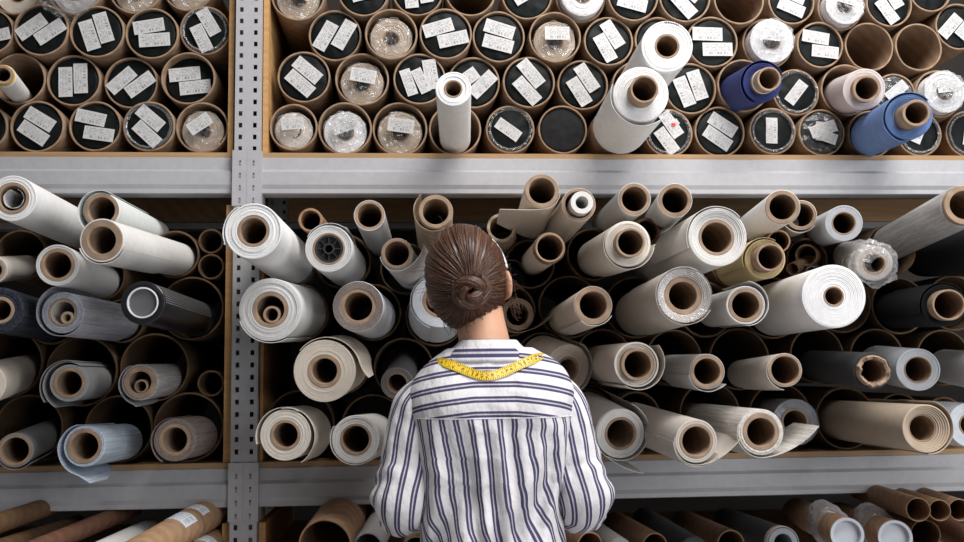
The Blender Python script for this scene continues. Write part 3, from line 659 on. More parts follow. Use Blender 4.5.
beam(BR0, BR1, ZU, 'l', 'light grey steel front beam under the upper right tubes')
beam(BL0, BL1, ZM, 'r', 'dark looking steel front beam under the middle left rolls')
beam(BR0, BR1, ZM, 'l', 'grey steel front beam under the middle right rolls, crossing behind the woman')
beam(BL0, BL1, ZL, None, 'grey steel front beam of the bottom left shelf'); beam(BR0, BR1, ZL, None, 'grey steel front beam of the bottom right shelf')
for x0, x1, nm in ((BL0, BL1, 'left'), (BR0, BR1, 'right')):
    for z, zn in ((ZU, 'upper'), (ZM, 'middle'), (ZL, 'bottom')):
        beam(x0, x1, z, None, 'steel beam at the rear edge of the %s %s shelf' % (zn, nm), .615, 'dark_metal', -1)
def board(x0, x1, z, label):
    bm = bmesh.new(); box(bm, x0, x1, 0, .61, z, z + .0118); o = from_bm('shelf_board', bm, MT['board'], smooth=False)
    tag(o, label, 'shelf board', 'wooden shelf boards')
for x0, x1, nm in ((BL0, -.4065, 'left'), (BR0 - .001, BR1, 'right')):
    for z, zn in ((ZU, 'upper'), (ZM, 'middle'), (ZL, 'bottom')):
        board(x0, x1, z + .0003, 'brown wooden board carrying the %s %s shelf' % (zn, nm))
def panel(x0, x1, z0, z1, label):
    bm = bmesh.new(); box(bm, x0, x1, 0.004, .6, z0, z1); o = from_bm('side_panel', bm, MT['wood'], smooth=False)
    tag(o, label, 'wooden panel', 'wooden side panels of the bays')
panel(-.4255, -.4125, 1.8866, 2.5, 'tan wooden side panel left of the post beside the upper left tubes')
panel(-.426, -.4085, 1.1516, 1.759, 'tan wooden side panel left of the post beside the middle left rolls')
panel(-.3425, -.330, 1.8866, 2.5, 'tan wooden side panel right of the post beside the upper right tubes')
panel(-.3425, -.3355, 1.1516, 1.74, 'thin wooden side panel right of the post beside the middle right rolls')
panel(-.3425, -.327, .9325, 1.012, 'low wooden side panel right of the post on the bottom right shelf')
panel(-.426, -.4085, .9325, 1.012, 'low wooden side panel left of the post on the bottom left shelf')

bm = bmesh.new(); box(bm, BR0, BR1, .553, .567, 1.802, 1.872); o = from_bm('rear_rail', bm, MT['board'], smooth=False); tag(o, 'brown wooden rail behind the upper right beam, above the middle right rolls', 'wooden rail')
bm = bmesh.new(); box(bm, BL0, BL1, .553, .567, 1.802, 1.872); o = from_bm('rear_rail', bm, MT['core_dark'], smooth=False); tag(o, 'dark wooden rail behind the upper left beam, above the middle left rolls', 'wooden rail')
# ------------------------------------------------------------------ cardboard tubes and what is stuck in them
R90 = Matrix(((1, 0, 0, 0), (0, 0, -1, 0), (0, 1, 0, 0), (0, 0, 0, 1)))     # local Z -> towards the room, local Y -> up
ORD = ['first', 'second', 'third', 'fourth', 'fifth', 'sixth', 'seventh', 'eighth', 'ninth', 'tenth', 'eleventh', 'twelfth', 'thirteenth', 'fourteenth', 'fifteenth', 'sixteenth']
ROW = {1: 'bottom row', 2: 'second row', 3: 'third row', 4: 'top row'}
SIDE = {'UL': 'upper left shelf', 'UR': 'upper right shelf'}
def tube_mesh(R, L, t=.0045, ragged=0.):
    bm = bmesh.new(); seg = 44
    lathe(bm, [(R, -L), (R, -.0012), (R - .0012, 0), (R - t + .0008, 0), (R - t, -.0008), (R - t, -L)], seg)
    for v in bm.verts:
        if v.co.z > -.003:
            a = math.atan2(v.co.y, v.co.x); v.co.z += .0025 * noise.noise((math.cos(a) * 2 + R * 900, math.sin(a) * 2, ragged))
    return bm
TB = {k: (b, x, z, r, y) for k, b, x, z, r, y in TUBES}
CAPD = {c[0]: c for c in CAPS}
def place_tube(k, label):
    b, x, z, r, y = TB[k]
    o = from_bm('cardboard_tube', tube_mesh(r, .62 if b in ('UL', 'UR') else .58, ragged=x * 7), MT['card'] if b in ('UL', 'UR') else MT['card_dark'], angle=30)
    o.matrix_world = Matrix.Translation((x, y, z)) @ R90
    tag(o, label, 'tube', {'UL': 'tubes on the upper left shelf', 'UR': 'tubes on the upper right shelf', 'ML': 'tubes on the middle left shelf', 'MR': 'tubes on the middle right shelf'}[b])
    return o
def sticker(parent, cx, cy, z, w, h, rot, mat='sticker', tilt=0, label=None):
    bm = bmesh.new(); uvl = bm.loops.layers.uv.new('UVMap')
    nx = 6; V = []
    for j in range(2):
        V.append([bm.verts.new(((i / nx - .5) * w, (j - .5) * h, .0006 + .0016 * noise.noise((i * .5 + cx * 300, j * .7 + cy * 200, rot)))) for i in range(nx + 1)])
    for i in range(nx):
        f = bm.faces.new((V[0][i], V[0][i + 1], V[1][i + 1], V[1][i]))
        for lp, (a, b) in zip(f.loops, ((i, 0), (i + 1, 0), (i + 1, 1), (i, 1))): lp[uvl].uv = (a / nx, b)
    res = bmesh.ops.extrude_face_region(bm, geom=bm.faces[:])
    for v in [e for e in res['geom'] if isinstance(e, bmesh.types.BMVert)]: v.co.z -= .0005
    o = from_bm('label', bm, MT[mat], parent, smooth=False)
    o.matrix_local = Matrix.Translation((cx, cy, z)) @ Matrix.Rotation(rot, 4, 'Z') @ Matrix.Rotation(tilt, 4, 'X')
    return o
def disc_cap(R, z0, L, amp, seed, dome=.004):
    bm = bmesh.new(); seg = 36; prof = [(0, z0 + dome)] + [(R * q, z0 + dome * (1 - q * q)) for q in (.2, .4, .6, .75, .88, .96)] + [(R, z0 - .004), (R, z0 - L), (0, z0 - L)]
    lathe(bm, prof, seg, closed=False)
    for v in bm.verts:
        if v.co.z > z0 - .003: v.co.z += amp * noise.noise((v.co.x * 45 + seed, v.co.y * 45, seed * 1.7))
    return bm
def bag_dome(R, z0, h, seed, crumple=.012, seg=40, rows=14):
    bm = bmesh.new(); top = bm.verts.new((0, 0, z0 + h)); rings = []
    for i in range(1, rows + 1):
        q = i / rows; r = R * math.sin(q * PI / 2) ** .8; z = z0 + h * math.cos(q * PI / 2) ** .9
        ring = []
        for k in range(seg):
            a = 2 * PI * k / seg; p = Vector((r * math.cos(a), r * math.sin(a), z))
            d = noise.noise(p * 55 + Vector((seed, 0, seed))) + .7 * noise.noise(p * 120 + Vector((0, seed, 0)))
            f = 1 if i < rows else 0
            p += Vector((math.cos(a) * .35, math.sin(a) * .35, 1)) * d * crumple * f
            q2 = math.hypot(p.x, p.y)
            if q2 > R: p.x *= R / q2; p.y *= R / q2
            ring.append(bm.verts.new(p))
        rings.append(ring)
    for k in range(seg): bm.faces.new((top, rings[0][k], rings[0][(k + 1) % seg]))
    for i in range(rows - 1):
        for k in range(seg): bm.faces.new((rings[i][k], rings[i + 1][k], rings[i + 1][(k + 1) % seg], rings[i][(k + 1) % seg]))
    return bm
def annulus_roll(parent, R, rc, z, L, fab, core, rings=7, cone=0., cp=.0, rh=None, name='fabric', cname='core'):
    bm = bmesh.new(); prof = [(rc, z - cone)]
    for i in range(rings):
        a = rc + (R - rc) * (i + .15) / rings; b = rc + (R - rc) * (i + .85) / rings
        za = z - cone * (1 - (i + .5) / rings) + (random.random() - .5) * .0022
        if i == rings - 1: b = R - .0012
        prof += [(a, za), (b, za), (rc + (R - rc) * (i + .97) / rings if i < rings - 1 else R, za - (.0012 if i < rings - 1 else .001))]
    prof += [(R, z - L), (rc, z - L)]
    lathe(bm, prof, 48); f = from_bm(name, bm, fab, parent, angle=28)
    if rh:
        t = z + cp - (cone if cp <= 0 else 0) + .0006
        bm = bmesh.new(); lathe(bm, [(rc - .0003, z - L - .002), (rc - .0003, t - .001), (rc - .0012, t), (rh + .001, t), (rh, t - .001), (rh, z - L - .002)], 40)
        c_ = from_bm(cname, bm, core, parent, angle=30)
    return f if not rh else c_
PL_RIM = {'u10', 'u2', 'r5', 'r10', 'r13', 'r14', 'r24', 'r8'}
def fill_cap(c):
    k, bay, row, od, kind, rot, nlab = c
    b, x, z, r, y = TB[k]; Ri = r - .0052; where = '%s from post, %s, %s' % (ORD[od], ROW[row], SIDE[bay])
    cnt = ['no label', 'one white label', 'two white labels', 'three white labels'][nlab]
    if kind in ('empty', 'roll'): return
    M = Matrix.Translation((x, y, z)) @ R90
    root = empty('wrapped_roll', Matrix.Translation((x, y - 0, z - 0)) @ R90)
    grp = 'wrapped rolls inside the upper tubes'
    sd = x * 31 + z * 17
    tr = math.radians(rot)
    if kind in ('black', 'blackcloth', 'tag', 'crinkle'):
        rec = -.006 if k not in ('u6',) else -.03
        m = MT['black_cloth'] if kind == 'blackcloth' else MT['black_film']
        end = from_bm('black_end', disc_cap(Ri - .0006, rec, .35, .003 if kind != 'crinkle' else .010, sd, .005), m, root, angle=60)
        zl = rec + .0075
        w, h = Ri * 1.26, Ri * .56
        ca, sa = math.cos(tr), math.sin(tr)
        def put(u, v, dr, ww=w, hh=h, dz=0, mat='sticker'):
            sticker(end, ca * u - sa * v, sa * u + ca * v, zl + dz, ww, hh, tr + math.radians(dr), mat)
        j = lambda s: random.uniform(-s, s)
        if kind == 'crinkle':
            from_bm('plastic_wrap', bag_dome(Ri - .001, rec, .014, sd, .006), MT['haze'], root, smooth=False)
            zl += .012
            put(0, .006, 8); put(.003, -.014, -30, w * .8, h * .9, .001); 
            if nlab > 2: put(-.008, .002, 75, w * .7, h * .8, -.001)
        elif nlab == 1: put(j(.006), j(.008), j(8), w * .95, h * .95)
        elif nlab == 2:
            s1 = random.choice((0.004, .010, .014)); put(-s1, h * .56, j(4)); put(s1, -h * .54, j(6), dz=.001)
        elif nlab == 3: put(-.002, h * .85, 4, w * .9, h * .8); put(-.006, -.002, 10, w * .85, h * .8, .001); put(.004, -h * .9, -6)
        if kind == 'tag':
            sticker(end, .012, .022, zl + .001, .03, .016, .6, 'sticker')
            bm = bmesh.new(); box(bm, -.005, .005, -.004, .004, 0, .001); o = from_bm('red_tag', bm, MT['red'], end, smooth=False); o.location = (.012, .020, zl + .003); o['label'] = 'small red tag'
        if k in PL_RIM:
            bm = bmesh.new(); lathe(bm, [(Ri - .0007, rec - .02), (Ri - .0007, .006), (Ri - .004, .006), (Ri - .007, rec + .009), (Ri - .006, rec + .007), (Ri - .003, .003), (Ri - .003, rec - .02)], 60)
            for v in bm.verts:
                a = math.atan2(v.co.y, v.co.x)
                if v.co.z > rec: v.co.z += .004 * noise.noise((math.cos(a) * 7, math.sin(a) * 7, sd)); kq = 1 - .05 * abs(noise.noise((math.cos(a) * 9, math.sin(a) * 9, sd + 4))); v.co.x *= kq; v.co.y *= kq
            from_bm('plastic_rim', bm, MT['film'], end, angle=20)
        look = {'blackcloth': 'roll end under plain black cloth', 'tag': 'black roll end with red tag', 'crinkle': 'black roll end in crinkled plastic', 'black': 'black roll end with ' + cnt}[kind]
        tag(root, look + ', ' + where, 'wrapped roll', grp)
    elif kind in ('bag', 'bagw', 'torn', 'crumple', 'white'):
        fab = {'bag': MT['kraftpaper'], 'bagw': MT['bright'], 'torn': MT['creamy'], 'crumple': MT['grey2'], 'white': MT['cream']}[kind]
        if kind == 'bag': fab = MT['tan']
        out = .030 if k in ('r27', 'r36', 'r46', 'r51') else -.012
        rr = Ri * (.86 if out < 0 else .93)
        off = -(Ri - rr) + .001
        f = annulus_roll(root, rr, rr * .42, out, .32, fab, MT['core_dark'], 8, 0, -.001, rr * .34)
        for ch in root.children: ch.location.y = off
        o = f
        if kind == 'torn':          # ragged paper disc left over the roll end, torn open on the right
            bm = bmesh.new(); n_ = 40; C0 = bm.verts.new((-rr * .25, 0, out + .006)); rim = []
            for q in range(n_):
                a = 2 * PI * q / n_; rd = rr * (.93 if math.cos(a) < .2 else .50 + .22 * noise.noise((math.cos(a) * 5, math.sin(a) * 5, 2)))
                rim.append(bm.verts.new((rd * math.cos(a) - (0 if math.cos(a) < .2 else rr * .2), rd * math.sin(a), out + .003 + .004 * noise.noise((math.cos(a) * 3, math.sin(a) * 3, 7)))))
            for q in range(n_): bm.faces.new((C0, rim[q], rim[(q + 1) % n_]))
            res = bmesh.ops.extrude_face_region(bm, geom=bm.faces[:])
            for v in [e for e in res['geom'] if isinstance(e, bmesh.types.BMVert)]: v.co.z -= .0008
            o = from_bm('torn_paper', bm, MT['cream'], root); o.location = (0, off, 0)
        if kind == 'crumple':
            hb = .06; o = from_bm('plastic_bag', bag_dome(Ri * 1.15, .008, hb, sd, .030), MT['haze'], root, smooth=False); o.location = (-.010, -.016, 0)
        elif kind != 'white':
            hb = .022
            o = from_bm('plastic_bag', bag_dome(min(rr * 1.04, Ri - .0008) if out < 0 else rr * 1.04, out - .006, hb + (.01 if kind == 'bagw' else 0), sd, .011 if kind != 'crumple' else .022), MT['clear' if kind in ('bagw', 'crumple') else 'haze'], root, smooth=False); o.location.y = off + (.0 if kind != 'crumple' else .015)
        zl = out + hb + .002 if kind != 'white' else out + .004
        if nlab: sticker(o, random.uniform(-.004, .004), .006 - o.location.y, zl, Ri * 1.02, Ri * .55, tr)
        look = {'bag': 'brown roll end in clear plastic', 'bagw': 'white roll end in clear plastic', 'torn': 'cream roll end with torn paper', 'crumple': 'roll in big crumpled clear bag', 'white': 'plain cream roll end'}[kind]
        if kind in ('bag', 'bagw'): look += ', labelled' if nlab else ', unlabelled'
        tag(root, look + ', ' + where, 'wrapped roll', grp)
SHORT = {'roll': 'fabric roll', 'empty': 'nothing', 'bag': 'brown bagged roll', 'bagw': 'white bagged roll', 'torn': 'torn roll', 'crumple': 'crumpled plastic bag', 'white': 'cream roll'}
for c in CAPS:
    k, bay, row, od, kind, rot, nlab = c
    where = '%s from post, %s, %s' % (ORD[od], ROW[row], SIDE[bay])
    place_tube(k, ('empty brown cardboard tube, ' if kind == 'empty' else 'cardboard tube around %s, ' % SHORT.get(kind, 'black roll end')) + where)
    fill_cap(c)

# ------------------------------------------------------------------ rolls
def arc_sheet(bm, R, a0, a1, g0, g1, tail, curl, z0, z1, th=.0011):
    # loose outer layer of a roll: leaves the roll between angles a0 and a1 (degrees, direction a0 -> a1) and runs on as a flap
    a0, a1 = math.radians(a0), math.radians(a1); s = 1 if a1 > a0 else -1; n = max(8, int(abs(a1 - a0) / .14)); P = []
    for i in range(n + 1):
        t = i / n; a = a0 + (a1 - a0) * t; r = R + .0006 + g0 + (g1 - g0) * t
        P.append(Vector((r * math.cos(a), r * math.sin(a))))
    if tail > 0:
        d = (P[-1] - P[-2]).normalized(); m = 8
        for i in range(m):
            ang = s * curl * 1.2 / m; d = Vector((d.x * math.cos(ang) - d.y * math.sin(ang), d.x * math.sin(ang) + d.y * math.cos(ang)))
            P.append(P[-1] + d * tail / m)
    prev = None; N = len(P)
    for i, p in enumerate(P):
        d = (P[min(i + 1, N - 1)] - P[max(i - 1, 0)]).normalized(); nn = Vector((-d.y, d.x)) * -s * th
        back = z0 + (z1 - z0) * (.0 if i <= n else .55 * ((i - n) / max(1, N - 1 - n)))     # flap tapers to a pointed corner
        zf = z1 + .0012 * math.sin(i * .9)
        cur = [bm.verts.new((p.x, p.y, back)), bm.verts.new((p.x, p.y, zf)), bm.verts.new((p.x + nn.x, p.y + nn.y, zf)), bm.verts.new((p.x + nn.x, p.y + nn.y, back))]
        if prev:
            for q in range(4): bm.faces.new((prev[q], prev[(q + 1) % 4], cur[(q + 1) % 4], cur[q]))
        else: bm.faces.new(cur[::-1])
        prev = cur
    bm.faces.new(prev)
def ring_tube(parent, name, ro, ri, z0, z1, mat, xy=(0, 0)):
    bm = bmesh.new(); lathe(bm, [(ro, z0), (ro, z1 - .0008), (ro - .0008, z1), (ri + .0006, z1), (ri, z1 - .0006), (ri, z0)], 36)
    o = from_bm(name, bm, mat, parent, angle=30); o.location = (xy[0], xy[1], 0); return o
ROLLROOT = {}
def cat_of(name): return {'fabric_roll': 'fabric roll', 'paper_roll': 'roll', 'cardboard_core': 'cardboard core', 'cardboard_tube': 'tube', 'postal_tube': 'tube'}[name]
def build_roll(k, tb, F, B, R, rc, rh, mat, name, label, o):
    F, B = Vector(F), Vector(B); L = (F - B).length
    grp = 'tubes and rolls on the bottom shelves' if k[0] == 'b' else 'rolls standing out of the upper tubes' if k[0] == 'w' else 'rolls on the middle left shelf' if k[0] == 'l' else 'rolls on the middle right shelf'
    if name in ('cardboard_core', 'cardboard_tube') and not o:
        bm = tube_mesh(R, L, max(.0018, R - rh)); ob = from_bm(name, bm, MT[mat], angle=30)
        ob.matrix_world = frame(B, F) @ Matrix.Translation((0, 0, L)); tag(ob, label, cat_of(name), grp); return ob
    root = empty(name, frame(B, F)); tag(root, label, cat_of(name), grp); ROLLROOT[k] = root
    fab = MT[mat]; cp = o.get('cp', .0); cone = o.get('cone', 0.)
    if name == 'postal_tube':
        ring_tube(root, 'tube_body', R, rh, 0, L, fab)
        if o.get('cap'):
            bm = bmesh.new(); lathe(bm, [(0, L - .012), (rh - .003, L - .012), (rh - .002, L + .001), (R + .0004, L + .002), (R + .0004, L - .004), (R + .0002, L - .004), (R + .0002, L + .0012), (rh - .0005, L - .0008), (rh - .0005, L - .014), (0, L - .014)], 40, closed=False)
            from_bm('end_cap', bm, MT['cap_plastic'], root)
        if o.get('film2'):
            bm = bmesh.new(); prof = [(R + .0012, L - .21), (R + .003, L - .18), (R + .005, L - .15), (R + .008, L - .125), (R + .006, L - .11), (R + .0012, L - .10)]
            lathe(bm, prof + [(r_ - .0006, z_) for r_, z_ in prof[::-1]], 40)
            for v in bm.verts:
                a = math.atan2(v.co.y, v.co.x); w_ = max(0, math.sin((v.co.z - L + .21) / .11 * PI)) if v.co.z < L - .10 else 0
                q = 1 + w_ * (.28 * max(0, noise.noise((math.cos(a) * 3 + R * 99, math.sin(a) * 3, v.co.z * 40))) + .55 * max(0, math.sin(a - .3)) ** 6)
                v.co.x *= q; v.co.y *= q
            from_bm('plastic_bag', bm, MT['clear'], root, smooth=False)
        if o.get('stick'):
            for q, (a, zz, ln) in enumerate(((1.25, L * .50, .07), (1.35, L * .50 - .082, .05))[:2 if o.get('band2') else 1]):
                bm = bmesh.new(); uvl = bm.loops.layers.uv.new('UVMap'); n = 10; V = []
                for i in range(n + 1):
                    aa = a + (i / n - .5) * 1.5; V.append([bm.verts.new(((R + e) * math.cos(aa), (R + e) * math.sin(aa), z)) for e, z in ((.0006, zz), (.0006, zz + ln))])
                for i in range(n):
                    f = bm.faces.new((V[i][0], V[i + 1][0], V[i + 1][1], V[i][1]))
                    for lp, uv in zip(f.loops, ((0, i / n), (0, (i + 1) / n), (1, (i + 1) / n), (1, i / n))): lp[uvl].uv = uv
                from_bm('label', bm, MT['sticker_blue'], root)
        if o.get('band2'):
            bm = bmesh.new(); z_ = L * .72; lathe(bm, [(R + .0001, z_ - .16), (R + .0007, z_ - .16), (R + .0007, z_ - .145), (R + .0001, z_ - .145)], 40); from_bm('dark_band', bm, MT['core_dark'], root)
        return root
    face = o.get('face')
    core = annulus_roll(root, R, rc, L, L, fab, MT[o.get('coremat', 'core')], max(2, int((R - rc) / .0032)) if R - rc > .003 else 1, cone, cp, rh)
    if face:
        bm = bmesh.new(); lathe(bm, [(rc + .0003, L + .0012), (R - .0012, L + .0012), (R - .0012, L + .0018), (rc + .0003, L + .0018)], 48); from_bm('end_face', bm, MT[face], root)
    for nm in ('sheet', 'sheet2'):
        if nm in o:
            a0, a1, g0, g1, tail, curl = o[nm]; bm = bmesh.new()
            Lz = min(L * .9, .34)
            arc_sheet(bm, R, a0, a1, g0, g1, tail, curl, L - Lz, L + .002)
            from_bm('loose_sheet', bm, fab, root, angle=50)
    if o.get('collar'): ring_tube(core, 'wrapped_collar', rc + .0022, rc + .0002, L - .02, L + .006, MT['core_dark'])
    inn = o.get('inner')
    if inn == 'core': ring_tube(core, 'inner_core', rh * .62, rh * .46, 0.01, L + .001, MT['core'], (.10 * rh, -.36 * rh))
    elif inn == 'roll':
        ring_tube(core, 'inner_roll', rh * .5, rh * .3, .01, L + .001, MT['kraftpaper'], (.35 * rh, -.42 * rh)); ring_tube(core, 'paper_lining', rh - .0005, rh - .0022, .01, L - .001, MT['greige'])
    elif inn == 'paper':
        bm = bmesh.new(); arc_sheet(bm, rh * .62, 100, 430, .001, .004, 0, 0, .02, L - .004); from_bm('paper_curl', bm, MT['greywhite'], core)
    elif inn == 'whitetube': ring_tube(core, 'white_tube', rh * .83, rh * .46, L - .25, L + .028, MT['white'], (.1 * rh, -.02 * rh))
    pg = o.get('plug')
    if pg == 'spokes':
        bm = bmesh.new(); lathe(bm, [(rh - .0004, L - .02), (rh - .0004, L + .001), (rh * .86, L + .001), (rh * .84, L - .01), (rh * .42, L - .012), (rh * .4, L + .001), (rh * .28, L + .001), (rh * .26, L - .02)], 36)
        for q in range(8):
            a = q * PI / 4; c_, s_ = math.cos(a), math.sin(a)
            vs = []
            for rr in (rh * .36, rh * .9):
                for sg in (-1, 1):
                    for z_ in (L - .012, L - .001): vs.append(bm.verts.new((c_ * rr - s_ * .001 * sg, s_ * rr + c_ * .001 * sg, z_)))
            for f in ((0, 1, 3, 2), (4, 6, 7, 5), (0, 4, 5, 1), (2, 3, 7, 6), (1, 5, 7, 3), (0, 2, 6, 4)): bm.faces.new([vs[i] for i in f])
        from_bm('core_plug', bm, MT['black_plastic'], core, smooth=False)
    elif pg == 'grey':
        bm = bmesh.new(); lathe(bm, [(0, L - .006), (rh - .0004, L - .005), (rh - .0004, L - .03), (0, L - .03)], 40, closed=False); from_bm('core_plug', bm, MT['grey_plastic'], core)
        ring_tube(core, 'white_rim', rc + .0002, rh, L - .01, L + .0022, MT['white_plastic'])
    if o.get('ring'): ring_tube(root, 'pale_ring', R + .0008, R - .0004, L - .018, L + .001, MT['greige'])
    if o.get('band'):
        ring_tube(core, 'yellow_band', rc + .0012, rc, L + .002, L + .016, MT['yellow'])
    if k == 'w5': ring_tube(core, 'white_strip', rc + .0007, rc - .0002, L + .008, L + .016, MT['white_plastic'])
    if o.get('print'):
        bm = bmesh.new()
        for q in range(9):
            a = math.radians(62 + q * 4); 
            for rr in (R * .93,):
                c_, s_ = math.cos(a), math.sin(a)
                v = [bm.verts.new((c_ * r2 - s_ * e, s_ * r2 + c_ * e, L + .0022)) for r2, e in ((rr - .0022, -.0011), (rr + .0022, -.0011), (rr + .0022, .0006 + .0005 * (q % 2)), (rr - .0022, .0006))]
                bm.faces.new(v)
        from_bm('printed_mark', bm, MT['ink'], root, smooth=False)
    if o.get('lines'):
        bm = bmesh.new()
        for q in range(9):
            a = math.radians(2 + q * 6.2); da = math.radians(1.7)
            V_ = [[bm.verts.new(((R + e) * math.cos(a + sg * da), (R + e) * math.sin(a + sg * da), z_)) for sg in (-1, 1)] for e, z_ in ((.0005, L * .12), (.0005, L - .006))]
            bm.faces.new((V_[0][0], V_[0][1], V_[1][1], V_[1][0]))
        from_bm('printed_lines', bm, MT['grey_plastic'], root, smooth=False)['label'] = 'pale grey lines along the roll'
    if o.get('torn'):
        bm = bmesh.new(); lathe(bm, [(rc + .0006, L - .004), (rc + .001, L + .012), (rc - .002, L + .016), (rh - .001, L + .012), (rh - .003, L - .02), (rc - .001, L - .03)], 40)
        for v in bm.verts:
            if v.co.z > L:
                a = math.atan2(v.co.y, v.co.x); n_ = noise.noise((math.cos(a) * 3.2, math.sin(a) * 3.2, .4)); v.co.z += .01 * n_; q = 1 + .16 * noise.noise((math.cos(a) * 4, math.sin(a) * 4, 3)); v.co.x *= q; v.co.y *= q
        from_bm('torn_core_edge', bm, MT['core'], core)
    if o.get('film'):
        bm = bmesh.new(); P_ = [(R + .0013, L - .3), (R + .0016, L + .001), (R + .001, L + .006), (R * .86, L + .004), (rc + .003, L + .003)]
        lathe(bm, P_ + [(a - .0005, b - .0003) for a, b in P_[::-1]], 48)
        for v in bm.verts:
            a = math.atan2(v.co.y, v.co.x); v.co.z += .002 * noise.noise((math.cos(a) * 5, math.sin(a) * 5, v.co.z * 30)) if v.co.z > L - .1 else 0
        from_bm('plastic_film', bm, MT['film'], root, angle=20)
    if o.get('bag'):
        bm = bmesh.new(); seg, rows = 44, 26; RG = []
        for i in range(rows + 1):
            t = i / rows; z = L - .30 + t * .36; rr = (R + .0025) if z < L + .004 else (R + .003) * (1 - ((z - L - .004) / .06) ** 2 * .75)
            ring = []
            for q in range(seg):
                a = 2 * PI * q / seg; p = Vector((rr * math.cos(a), rr * math.sin(a), z)); d = abs(noise.noise(p * 38)) + .6 * abs(noise.noise(p * 80 + Vector((3, 1, 2))))
                s_ = 1 + d * .38 * min(1, .25 + t); ring.append(bm.verts.new((p.x * s_, p.y * s_, p.z + d * .012 * t)))
            RG.append(ring)
        for i in range(rows):
            for q in range(seg): bm.faces.new((RG[i][q], RG[i][(q + 1) % seg], RG[i + 1][(q + 1) % seg], RG[i + 1][q]))
        from_bm('plastic_bag', bm, MT['haze'], root, smooth=False)
    return root
RL = {r[0]: r for r in ROLLS}
for r in ROLLS: build_roll(*r)
# the tubes of the middle shelf, told apart by the roll that sticks out of them
HOST = {}
HL = {'l3': 'around the long white roll that points far out of the left bay', 'l14': 'bottommost one next to the wooden side panel', 'l7': 'around the pale denim roll with loose layers', 'm13': 'right behind the neck of the woman', 'm27': 'around the beige grey roll with tape inside its core', 'm31': 'around the white layered roll against the right sleeve'}
for r in ROLLS:
    if r[1] and r[1] not in HOST: HOST[r[1]] = r[0]
ORPHAN = {'m1': 'empty looking tube under the big white roll in the top left corner', 'm4': 'upper of two small empty tubes beside the wooden panel', 'm5': 'lower of two small empty tubes beside the wooden panel',
 'm10': 'small empty tube at the bottom left, beside the wooden panel', 'n21': 'dark tube right of the biggest pure white roll, below the plastic bag', 'n34': 'empty dark tube behind the pale roll in the lower right corner',
 'n36': 'dark tube right behind the end of the black fabric roll', 'n37': 'tube hidden behind the back of the woman, bottom row', 'n38': 'tube behind the right shoulder blade of the woman, bottom row', 'n39': 'tube behind the neck and left shoulder of the woman'}
for t in TUBES:
    k, b = t[0], t[1]
    if b in ('ML', 'MR'):
        if k in HOST:
            full = RL[HOST[k]][9]; pre = 'brown cardboard tube holding the '
            if len((pre + full).split()) > 16: pre = 'tube of the '
            if len((pre + full).split()) > 16: full = full.split(',')[0]
            if HOST[k] in HL: full, pre = HL[HOST[k]], 'brown cardboard tube '
            place_tube(k, pre + full)
        else: place_tube(k, ORPHAN.get(k, 'empty cardboard tube ' + k))

# ------------------------------------------------------------------ the woman
PC = Vector((.165, -.42, 0))           # middle of the body on the floor
woman = empty('person', Matrix.Translation((PC.x, PC.y, 0)))
tag(woman, 'woman seen from behind, striped shirt, brown hair in a bun, facing the rolls', 'person')
def P3(x, y, z): return Vector((x - PC.x, y - PC.y, z))
HC = P3(.127, -.372, 1.531)            # middle of the head
HQ = (Matrix.Rotation(math.radians(-17), 4, 'Z') @ Matrix.Rotation(math.radians(-5), 4, 'Y') @ Matrix.Rotation(math.radians(-4), 4, 'X'))
def HL(x, y, z): return HC + (HQ @ Vector((x, y, z)))
def capsule(bm, pts, rads, seg=20, flat=None):
    # closed lofted limb through pts with radii, rounded ends
    pts = [Vector(p) for p in pts]; full, rr = [], []
    d0 = (pts[0] - pts[1]).normalized(); d1 = (pts[-1] - pts[-2]).normalized()
    for q in (1., .8, .5): full.append(pts[0] + d0 * rads[0] * q * .98); rr.append(rads[0] * math.sqrt(max(.02, 1 - q * q)))
    full += pts; rr += list(rads)
    for q in (.5, .8, 1.): full.append(pts[-1] + d1 * rads[-1] * q * .98); rr.append(rads[-1] * math.sqrt(max(.02, 1 - q * q)))
    tube_path(bm, full, rr, seg)
def ellipsoid(bm, c, r, mtx=None, u=20, v=12):
    res = bmesh.ops.create_uvsphere(bm, u_segments=u, v_segments=v, radius=1)
    for w_ in res['verts']:
        p = Vector((w_.co.x * r[0], w_.co.y * r[1], w_.co.z * r[2]))
        w_.co = Vector(c) + ((mtx @ p) if mtx is not None else p)
bm = bmesh.new()
# torso, neck
def ring_loft(bm, rows, seg=40, cap=True):
    RG = []
    for (cx, cy, z, a, b, e) in rows:
        ring = []
        for k in range(seg):
            t = 2 * PI * k / seg; c_, s_ = math.cos(t), math.sin(t)
            ring.append(bm.verts.new((cx + a * math.copysign(abs(c_) ** (2 / e), c_), cy + b * math.copysign(abs(s_) ** (2 / e), s_), z)))
        RG.append(ring)
    for i in range(len(RG) - 1):
        for k in range(seg): bm.faces.new((RG[i][k], RG[i][(k + 1) % seg], RG[i + 1][(k + 1) % seg], RG[i + 1][k]))
    if cap: bm.faces.new(RG[0][::-1]); bm.faces.new(RG[-1])
ring_loft(bm, [(0, 0, .80, .10, .08, 2.2), (0, 0, .86, .150, .100, 2.2), (0, 0, .95, .143, .095, 2.2), (0, .004, 1.04, .115, .085, 2.2), (0, .004, 1.15, .128, .095, 2.3), (0, 0, 1.25, .132, .092, 2.4), (0, -.004, 1.30, .132, .075, 2.4), (0, -.006, 1.338, .105, .058, 2.2), (-.002, -.002, 1.375, .07, .05, 2), (-.004, .0, 1.40, .052, .05, 2)])
capsule(bm, [P3(.162, -.425, 1.34), P3(.158, -.418, 1.40), P3(.150, -.402, 1.45), P3(.142, -.39, 1.49)], [.062, .051, .049, .052])
